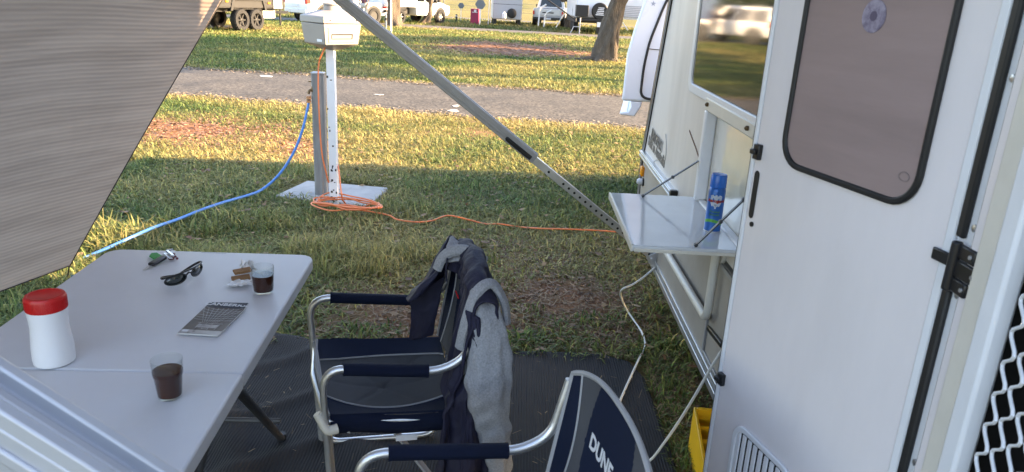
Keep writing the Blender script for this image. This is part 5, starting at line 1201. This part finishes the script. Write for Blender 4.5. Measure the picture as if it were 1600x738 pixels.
mb = MB(); mb.box(2.3,2.75,-.5,.45,.72,1.35); mb.build('jerry_can_rack', m_char2, tr_, bevel=.02)
mb = MB(); mb.bar((1.7,-.5,.62),(3.6,0,.60),.08,.10); mb.bar((1.7,.5,.62),(3.6,0,.60),.08,.10); mb.box(-3.4,1.9,-.7,-.6,.66,.78); mb.box(-3.4,1.9,.6,.7,.66,.78); mb.tube([(3.0,-.1,.1),(3.0,-.1,.8)], .04, 8); mb.build('drawbar', m_char2, tr_)
mb = MB(); mb.box(1.2,1.9,-.72,-.68,.42,.70); mb.build('white_tank', m_pipew, tr_, bevel=.02)

# small silver caravan seen from behind
p = at2(792, 40); fv = local('small_caravan', 'small silver caravan with a round spare wheel on its flat rear, beyond the far road', 'caravan', (p[0], p[1]+.1, 0), R(4))
mb = MB(); mb.box(-.86,.86,0,4.0,.33,2.75); mb.build('body', m_silver, fv, bevel=.05)
mb = MB()
for z in (1.18, 1.85, 2.1): mb.box(-.86,.86,-.008,.012,z,z+.022)
mb.build('panel_line', m_char, fv)
mb = MB(); mb.box(-.12,.06,-.012,.004,2.12,2.17); mb.build('badge', m_blueh, fv)
mb = MB(); mb.lathe([(.27,0),(.28,.05),(.28,.14),(.2,.17),(.05,.17)], (.25, -.01, .70), 24, ax=(0,-1,0)); mb.build('spare_wheel', m_black, fv)
mb = MB(); mb.lathe([(.10,0),(.13,.03),(.13,.28),(.05,.36),(.05,.40)], (-.20,-.15,.38), 14); mb.build('gas_bottle', m_pipew, fv)
for s in (-1, 1):
    mb = MB(); mb.lathe([(.30,-.1),(.30,.1)], (s*.74, 1.9, .30), 20, ax=(1,0,0)); mb.build('wheel', m_tyre, fv)
    mb = MB(); mb.box(s*.72-.09,s*.72+.09,.2,.6,.02,.34); mb.build('corner_leg', m_char, fv)
mb = MB(); mb.tube([(-1.12,-.1,0),(-1.08,-.1,2.4)], .02, 6); mb.tube([(-.98,-.1,0),(-.98,-.1,2.4)], .02, 6); mb.build('awning_pole', m_pipew, fv)
# white off-road caravan, rear box and spare wheel, right of the gum trunk
p = at2(930, 54); rv = local('offroad_caravan', 'white off-road caravan with a black rear box and covered spare wheel beside the leaning tree', 'caravan', (p[0]+.12, p[1]-.2, 0), R(3))
mb = MB(); mb.box(-1.15,1.15,.45,5.2,.80,2.9); mb.build('body', m_canopy, rv, bevel=.06)
mb = MB(); mb.box(-1.12,1.0,.35,5.0,.55,.80); mb.box(-1.0,1.0,-.1,.4,.66,.76); mb.build('chassis', m_black, rv)
mb = MB(); mb.box(-1.22,-.58,-.05,.40,.86,1.42); mb.build('rear_box', m_black, rv, bevel=.02)
mb = MB(); mb.lathe([(.40,0),(.42,.03),(.42,.2),(.38,.24),(.02,.245)], (.02, .25, 1.16), 30, ax=(0,-1,0)); sw = mb.build('spare_cover', m_black, rv)
mb = MB()
for k in range(5): mb.box(-.22+.03*k,.2-.02*(k % 2),-.004,.004,.96+.085*k,1.0+.085*k)
mb.v = [(x+.02, y+.0, z) for x, y, z in mb.v]; mb.build('cover_print', m_print, sw)
mb = MB(); mb.box(-1.08,-.76,.44,.452,2.02,2.12); mb.build('red_badge', m_tail, rv)
mb = MB(); mb.box(-.5,.6,.44,.452,2.62,2.68); mb.build('pinstripe', m_tail, rv)
for s in (-1, 1):
    for y in (2.2, 3.1):
        mb = MB(); mb.lathe([(.38,-.12),(.40,-.08),(.40,.08),(.38,.12)], (s*.95, y, .40), 22, ax=(1,0,0)); mb.build('wheel', m_tyre, rv)
mb = MB(); mb.box(-.05,.5,.2,.42,.02,.62); mb.build('mud_flap', m_black, rv)
mb = MB(); mb.box(-.1,.12,-.12,-.06,.38,.62); mb.build('number_plate', m_print, rv)
mb = MB(); mb.tube([(-.98,-.1,0),(-.98,-.1,.8)], .03, 6); mb.tube([(-1.45,-.12,0),(-1.3,-.12,.35),(-1.0,-.12,.35)], .02, 6); mb.build('corner_stand', m_silver, rv)
# white ribbed camper further right
p = at2(985, 50); cv = local('ribbed_camper', 'white pop-top camper with a ribbed grey lower skirt, half hidden right of the leaning tree', 'camper', (p[0]+.5, p[1]+.6, 0), R(-20))
mb = MB(); mb.box(-1.6,2.6,0,2.0,.75,2.8); mb.build('body', m_carw, cv, bevel=.05)
mb = MB()
for k in range(7): mb.box(-1.55,2.55,-.02,.0,.80+.1*k,.86+.1*k)
mb.build('ribbed_skirt', m_silver, cv)
mb = MB(); mb.box(.1,.45,-.015,0,1.9,2.25); mb.build('red_marker', m_tail, cv)
mb = MB(); mb.box(.75,1.6,-.015,0,1.75,2.5); mb.build('window', m_wglass, cv)
mb = MB(); mb.tube([(.62,-.03,.8),(.62,-.03,2.8)], .03, 6); mb.tube([(-1.3,-.2,0),(-1.25,-.2,.7),(.2,-.2,.72),(.25,-.2,0)], .035, 6); mb.tube([(-.9,-.2,.5),(-.5,-.2,0)], .03, 6); mb.build('outrigger', m_pipew, cv)
for x in (.3, 1.6):
    mb = MB(); mb.lathe([(.33,-.1),(.33,.1)], (x, .2, .33), 18, ax=(0,1,0)); mb.build('wheel', m_tyre, cv)

# ------------------------------------------------------------------ STREET FURNITURE OF THE PARK
def simple_post(name, label, cat, px, py, top, r, mat, group=None):
    p = at2(px, py); z = aty(px, top, p[1]).z; t = thing(name, label, cat, p, 0, group); return t, p, z
t, p, z = simple_post('white_pole', 'thin white pole standing in front of the white canopy ute', 'pole', 611, 53, -60, 0, None)
mb = MB(); mb.tube([(p[0],p[1],0),(p[0],p[1],z)], .035, 10); mb.build('shaft', m_pipew, t); mb = MB(); mb.lathe([(.05,0),(.05,.10)], (p[0],p[1],0), 10); mb.build('collar', m_galv, t)
t, p, z = simple_post('short_stake', 'short dark stake in the grass left of the thin white pole', 'stake', 603, 46, 23, 0, None)
mb = MB(); mb.lathe([(.045,0),(.045,z*.93),(.03,z)], (p[0],p[1],0), 10); mb.build('shaft', m_galv, t); mb = MB(); mb.lathe([(.055,z*.62),(.055,z*.78)], (p[0],p[1],0), 10); mb.build('band', m_char, t)
t, p, z = simple_post('bin_post', 'maroon cabinet bin with a pale label standing beside a hexagon sign', 'bin', 742, 38.5, 14, 0, None)
mb = MB(); mb.box(p[0]-.27,p[0]+.21,p[1],p[1]+.5,.02,z); mb.build('cabinet', m_maroon, t, bevel=.02)
mb = MB(); mb.box(p[0]-.18,p[0]+.12,p[1]-.01,p[1],z*.76,z*.80); mb.box(p[0]-.08,p[0]+.06,p[1]-.01,p[1],z*.80,z*.95); mb.build('label_panel', m_print, t); t.name = 'cabinet_bin'
for (px, py, top, s, lb) in ((720,33.5,9,.10,'smaller grey hexagon sign on a thin post left of the maroon bin'), (749.5,39.5,7,.15,'larger grey hexagon sign on a white post at the right of the maroon bin')):
    t, p, z = simple_post('hexagon_sign', lb, 'sign', px, py, top, 0, None, 'hexagon site signs')
    mb = MB(); mb.tube([(p[0],p[1],0),(p[0],p[1],z)], .02 if s < .14 else .045, 8); mb.build('post', m_pipew, t)
    mb = MB(); mb.prism([(p[0]+2.0*s*math.cos(R(60*k)), p[1]-.06, z+1.9*s*math.sin(R(60*k))) for k in range(6)], (0,.03,0)); mb.build('sign_panel', m_signg, t)
t, p, z = simple_post('bollard', 'short dark bollard left of the smaller hexagon sign', 'bollard', 713, 33.5, 22.5, 0, None)
mb = MB(); mb.lathe([(.06,0),(.06,z*.9),(.04,z)], (p[0],p[1],0), 10); mb.build('shaft', m_black, t); mb = MB(); mb.lathe([(.065,z*.7),(.065,z*.8)], (p[0],p[1],0), 10); mb.build('band', m_pipew, t)
p = at2(848, 43); t = thing('pipe_stand', 'bent white pipe frame standing behind the silver ute', 'pipe stand', p)
for dx, h in ((-.28,1.1),(.05,.8)):
    mb = MB(); mb.tube(fillet([(p[0]+dx,p[1]-.3,0),(p[0]+dx+.05,p[1]-.3,h),(p[0]+dx+.4,p[1]-.3,h+.2)], .2), .045, 8); mb.build('bent_pipe', m_pipew, t)
mb = MB(); mb.tube([(p[0]+.75,p[1]-.3,0),(p[0]+1.15,p[1]-.3,.8)], .03, 6); mb.build('brace', m_pipew, t)
# dark awning pole slanting in front of the far trees
a, c = aty(853, -2, 38.5), aty(899, 31, 38.5); t = thing('awning_prop', 'dark slanting prop pole reaching towards the white off-road caravan', 'pole', tuple(c))
mb = MB(); mb.tube([a+(a-c)*.6, c], .035, 8); mb.build('shaft', m_black, t); mb = MB(); mb.lathe([(.06,-.08),(.06,.08)], c, 10); mb.build('joint', m_black, t)
# wire paddock fence far beyond
fz = thing('paddock_fence', 'wire paddock fence on thin posts crossing the dry far field', 'fence', (0, 62, 0))
k = 0
for x in np.arange(-34, 26, 4.6):
    mb = MB(); mb.tube([(x,62+.05*x,0),(x,62+.05*x,1.75)], .045, 6); mb.build('fence_post', m_galv, fz)
mb = MB()
for z in (.4,.75,1.1,1.45): mb.tube([(-36,60.2,z),(28,63.4,z)], .012, 4)
mb.build('wire', m_galv, fz)

# ------------------------------------------------------------------ TREES
def leaf_cloud(centers, n, size):
    V = np.empty((n, 4, 3)); C = np.empty((n, 3)); cs = np.array([c[:3] for c in centers]); rs = np.array([c[3] for c in centers])
    k = rng.integers(0, len(cs), n); d = rng.normal(0, 1, (n, 3)); d /= np.linalg.norm(d, axis=1)[:, None]; r_ = rs[k]*(rng.random(n)**.45)
    p = cs[k]+d*r_[:, None]*np.array([1,1,.75])
    u = rng.normal(0, 1, (n, 3)); u /= np.linalg.norm(u, axis=1)[:, None]; w = np.cross(u, rng.normal(0, 1, (n, 3))); w /= np.linalg.norm(w, axis=1)[:, None]+1e-9
    s = size*(.6+.8*rng.random(n))[:, None]
    V[:,0] = p-u*s; V[:,1] = p+w*s*.45; V[:,2] = p+u*s; V[:,3] = p-w*s*.45
    t = (.6+.9*rng.random((n, 1)))*np.where(rng.random((n,1)) < .15, 1.5, 1.0); C[:] = t*np.array([1.0,1.0,.9]); return V, C
def tree(label, base, path, radii, crown, nleaf=3200, leaf=.22, seed=1, extra=(), group='trees in the park'):
    r_ = random.Random(seed); t = thing('park_tree', label, 'tree', (base[0], base[1], 0), 0, group); b_ = Vector((base[0], base[1], 0))
    P = smooth([b_+Vector(q) for q in path], 6); n = len(P)
    def rad(k): f = k/(n-1)*(len(radii)-1); i = min(int(f), len(radii)-2); return radii[i]+(radii[i+1]-radii[i])*(f-i)
    NS = 22; mb = MB(); vs = []
    for k, p in enumerate(P):
        for j in range(NS):
            a = 2*PI*j/NS; q = 1+.16*math.sin(3*a+k*.25+seed)+.10*math.sin(5*a-k*.4)+.07*(r_.random()-.5)
            if k < 4: q *= 1+.10*(4-k)*(.5+.5*math.sin(4*a+seed))
            vs.append((p.x+rad(k)*q*math.cos(a), p.y+rad(k)*q*math.sin(a), p.z))
    mb.add(vs, [(k*NS+j, k*NS+(j+1) % NS, (k+1)*NS+(j+1) % NS, (k+1)*NS+j) for k in range(n-1) for j in range(NS)])
    for ex in extra: mb.tube(smooth([b_+Vector(q) for q in ex[0]], 6), [ex[1]*(1-.25*i/(6*(len(ex[0])-1))) for i in range(6*(len(ex[0])-1)+1)], 12)
    tips = []; top = P[-1]
    cx, cy, cz, cr = crown
    for k in range(7):
        a = 2*PI*k/7+r_.random(); e = Vector((top.x+cx+cr*.75*math.cos(a)*r_.uniform(.5,1), top.y+cy+cr*.75*math.sin(a)*r_.uniform(.5,1), cz+cr*r_.uniform(-.3,.55)))
        m_ = top.lerp(e, .5)+Vector((r_.uniform(-.4,.4), r_.uniform(-.4,.4), r_.uniform(-.1,.4))); L_ = smooth([top-Vector((0,0,.15)), m_, e], 5)
        mb.tube(L_, [radii[-1]*.62*(1-.8*i/(len(L_)-1)) for i in range(len(L_))], 7); tips.append(e)
    mb.build('trunk', m_bark, t, ang=70)
    cs = [(e.x+r_.uniform(-.6,.6), e.y+r_.uniform(-.6,.6), e.z+r_.uniform(-.3,.5), cr*r_.uniform(.28,.42)) for e in tips for _ in range(3)]
    V, C = leaf_cloud(cs, nleaf, leaf); V = V-np.array(b_)
    o = mesh_np('crown', [(V, C)], m_leaf, 4, [(0,1,2,3)], 'x'); del o['kind']; o.parent = t
    return t
bt = atz(943, 96.5); pm = 51.7
tree('thick leaning tree trunk with furrowed bark nearest the road, by the white canopy ute', bt, [(0,0,-.05),(.03,.02,.35),(.12,.03,.95),(.22,0,1.5),(.40,-.05,2.2),(.62,-.1,3.0)], [.34,.31,.275,.245,.23,.22], (.2,.3,5.6,2.6), seed=3, leaf=.2,
     extra=[([(.24,-.14,-.02),(.23,-.20,.35),(.16,-.22,.75),(.26,-.14,1.2),(.42,-.02,1.8)], .13), ([(.24,-.10,-.02),(.30,-.1,.5),(.30,-.08,1.1),(.36,-.04,1.7)], .09), ([(-.1,-.05,.12),(-.45,-.08,.06),(-.85,-.05,-.01)], .09)])
b2 = atz(615, 40.5); tree('straight thick tree trunk standing in front of the white canopy ute', b2, [(0,0,-.05),(.0,0,.6),(-.02,0,1.4),(.02,0,2.4),(.05,0,3.2)], [.36,.30,.285,.27,.25], (0,0,6,2.8), seed=5, leaf=.24)
b3 = atz(661, 37.0); tree('slender tree trunk leaning right in front of the white ute cab', b3, [(0,0,-.05),(.25,0,.35),(.33,0,.9),(.42,0,1.6),(.6,0,2.8)], [.30,.20,.17,.16,.15], (0,0,5.4,2.4), seed=8, leaf=.26)
b4 = atz(889, 44.5); tree('small gnarled tree with bare forking limbs beyond the far road', b4, [(0,0,-.05),(.0,0,.5),(.03,0,1.1),(.05,0,1.5)], [.25,.20,.18,.19], (0,.3,4.2,2.0), seed=11, leaf=.22, nleaf=1500,
     extra=[([(.05,0,1.45),(-.25,0,1.62),(-.5,0,1.55),(-.62,0,1.75)], .10), ([(.05,0,1.4),(.30,0,1.62),(.55,0,1.5),(.75,0,1.75)], .11), ([(.05,0,1.4),(.15,0,1.9),(.05,0,2.6)], .1), ([(.3,0,1.6),(.4,0,2.0),(.62,0,2.4)], .06)])
for px, py, s, lb in ((680.5, 24, 13, 'thicker of two dark slender trunks behind the white ute bonnet'), (686, 26, 14, 'thinner of two dark slender trunks behind the white ute bonnet')):
    b_ = atz(px, py-2); tree(lb, b_, [(0,0,-.05),(0,0,.8),(.02,0,1.7),(.05,0,3.2)], [.26 if s == 13 else .14,.2 if s == 13 else .11,.18 if s == 13 else .09,.12], (0,0,6.5,2.4), seed=s, leaf=.3, nleaf=1200)
k = 0  # out-of-view trees added for their shadows on the far lawn
for x, y, h, c, lb in ((7.4,20.3,3.0,2.5,'a'),(10.5,24.5,2.6,2.6,'b'),(13.0,29.5,2.8,2.8,'c'),(9.0,17.2,3.4,1.9,'d'),(15,43.5,2.4,2.6,'e'),(20,45.5,2.4,2.8,'f')):
    k += 1
    tree('leafy park tree out of view on the right, added to shade the lawn', (x, y), [(0,0,-.05),(.05,0,.8),(0,.05,h*.6),(.1,0,h)], [.30,.22,.2,.18], (0,0,h+2.0,c), seed=20+k, leaf=.25, nleaf=2200)

cs_ = [(x+random.uniform(-4,4), 250+random.uniform(-8,8), random.uniform(2.5,7), random.uniform(4,7)) for x in range(-190, 190, 6)]
wv, wc = leaf_cloud(cs_, 9000, 1.3); mesh_np('distant_wood', [(wv, wc)], m_leaf, 4, [(0,1,2,3)])

# ------------------------------------------------------------------ PERSON by the white ute
pe = atz(569, 38.5); per = local('person', 'person in a dark plaid shirt and pale trousers standing behind the white canopy ute', 'person', (pe.x, pe.y, 0), R(-15))
def skin_fig(name, vs, es, rs, mat, parent, sub=2):
    me = bpy.data.meshes.new(name); me.from_pydata(vs, es, []); o = bpy.data.objects.new(name, me); COL.objects.link(o); o.parent = parent
    md = o.modifiers.new('skin', 'SKIN'); md.use_smooth_shade = True
    for v, r_ in zip(me.skin_vertices[0].data, rs): v.radius = (r_ if isinstance(r_, tuple) else (r_, r_))
    me.skin_vertices[0].data[0].use_root = True
    sb = o.modifiers.new('sub', 'SUBSURF'); sb.levels = sub; sb.render_levels = sub; me.materials.append(mat); return o
V = [(0,0,.94),(0,0,1.12),(0,-.01,1.34),(0,0,1.47),(0,-.01,1.56),(0,-.02,1.70),
     (-.18,0,1.43),(-.24,.02,1.15),(-.23,-.06,.92),(-.23,-.10,.82),(.18,0,1.43),(.24,.02,1.15),(.23,-.06,.92),(.23,-.10,.82),
     (-.10,0,.90),(-.11,-.02,.50),(-.11,.02,.09),(-.12,-.13,.04),(.10,0,.90),(.12,.02,.50),(.13,.04,.09),(.14,-.10,.04)]
Ed = [(0,1),(1,2),(2,3),(3,4),(4,5),(2,6),(6,7),(7,8),(8,9),(2,10),(10,11),(11,12),(12,13),(0,14),(14,15),(15,16),(16,17),(0,18),(18,19),(19,20),(20,21)]
Rr = [(.15,.11),(.135,.10),(.15,.11),.062,.062,.095,.062,.046,.034,.036,.062,.046,.034,.036,.09,.058,.042,.036,.09,.058,.042,.036]
bodyp = skin_fig('body', V, Ed, Rr, m_skin, per)
skin_fig('shirt', [V[0],V[1],V[2],V[3],V[6],(-.225,.015,1.25),V[10],(.225,.015,1.25)], [(0,1),(1,2),(2,3),(2,4),(4,5),(2,6),(6,7)], [(.175,.135),(.155,.12),(.17,.125),.07,.078,.066,.078,.066], m_shirt, per)
skin_fig('trousers', [V[0],V[14],V[15],(-.11,.01,.16),V[18],V[19],(.13,.035,.16)], [(0,1),(1,2),(2,3),(0,4),(4,5),(5,6)], [(.165,.125),.105,.075,.062,.105,.075,.062], m_short, per)
mb = MB(); mb.lathe([(.02,.125),(.075,.10),(.105,.04),(.108,-.01),(.095,-.05)], (0,.008,1.69), 16); mb.build('hair', m_hair, per)
for s in (-1, 1):
    for k in range(4):
        mb = MB(); mb.tube([(s*.23+s*.0+(k-1.5)*.018,-.105,.81),(s*.23+(k-1.5)*.019,-.12,.765),(s*.23+(k-1.5)*.018,-.115,.735+.006*abs(k-1.5))], [.009,.0085,.007], 6); mb.build('finger', m_skin, per)
    mb = MB(); mb.tube([(s*.215,-.12,.84),(s*.195,-.15,.80),(s*.20,-.16,.77)], [.011,.010,.008], 6); mb.build('thumb', m_skin, per)
    mb = MB(); mb.lathe([(.003,0),(.012,.004),(.012,.010),(.003,.014)], (s*.035,-.118,1.70), 8, ax=(0,-1,0)); mb.build('eye', m_hair, per)
    mb = MB(); mb.lathe([(.02,-.008),(.026,0),(.02,.008)], (s*.100,-.01,1.695), 10, ax=(s,0,0)); mb.build('ear', m_skin, per)
mb = MB(); mb.tube([(0,-.115,1.715),(0,-.140,1.675),(0,-.118,1.665)], [.010,.016,.012], 8); mb.build('nose', m_skin, per)
mb = MB(); mb.tube([(-.028,-.112,1.635),(0,-.120,1.633),(.028,-.112,1.635)], .006, 6); mb.build('mouth', m_shirt, per)

# ------------------------------------------------------------------ LIGHT, SKY, CAMERA
SUN_EL, SUN_AZ = R(20), math.atan2(1.0, .09)          # azimuth clockwise from +Y
w = bpy.data.worlds.new('World'); SC.world = w; w.use_nodes = True; nt = w.node_tree; bg = nt.nodes['Background']
sky = nt.nodes.new('ShaderNodeTexSky'); sky.sky_type = 'NISHITA'; sky.sun_disc = False; sky.sun_elevation = SUN_EL; sky.sun_rotation = SUN_AZ; sky.air_density = 1.0; sky.dust_density = 1.2; sky.ozone_density = 1.6
nt.links.new(sky.outputs[0], bg.inputs['Color']); bg.inputs['Strength'].default_value = .15
sd = bpy.data.lights.new('sun', 'SUN'); sd.energy = 5.0; sd.angle = R(.55); sd.color = (1.0, .79, .50); so_ = bpy.data.objects.new('sun', sd); COL.objects.link(so_)
sv = Vector((math.sin(SUN_AZ)*math.cos(SUN_EL), math.cos(SUN_AZ)*math.cos(SUN_EL), math.sin(SUN_EL)))
so_.rotation_euler = (-sv).to_track_quat('-Z', 'Y').to_euler(); so_.location = sv*60
cam = bpy.data.cameras.new('camera'); co_ = bpy.data.objects.new('camera', cam); COL.objects.link(co_); SC.camera = co_
cam.sensor_width = 36; cam.sensor_fit = 'HORIZONTAL'; cam.lens = 36*FPX/1600; cam.clip_start = .05; cam.clip_end = 3000
xc = RT*math.cos(ROLL)+UP*math.sin(ROLL); yc_ = UP*math.cos(ROLL)-RT*math.sin(ROLL); zc = -FWD
Mx = Matrix((xc, yc_, zc)).transposed().to_4x4(); Mx.translation = Vector((0, 0, CAMH)); co_.matrix_world = Mx
cam.dof.use_dof = True; cam.dof.focus_distance = 5.0; cam.dof.aperture_fstop = 10.0
SC.view_settings.view_transform = 'Standard'; SC.view_settings.look = 'None'; SC.view_settings.exposure = 2.72; SC.view_settings.gamma = 1
vs_ = SC.view_settings; vs_.use_white_balance = True; vs_.white_balance_temperature = 7300; vs_.white_balance_tint = 17
SC.cycles.use_denoising = True; SC.cycles.max_bounces = 8; SC.cycles.transparent_max_bounces = 8
bpy.context.view_layer.update()
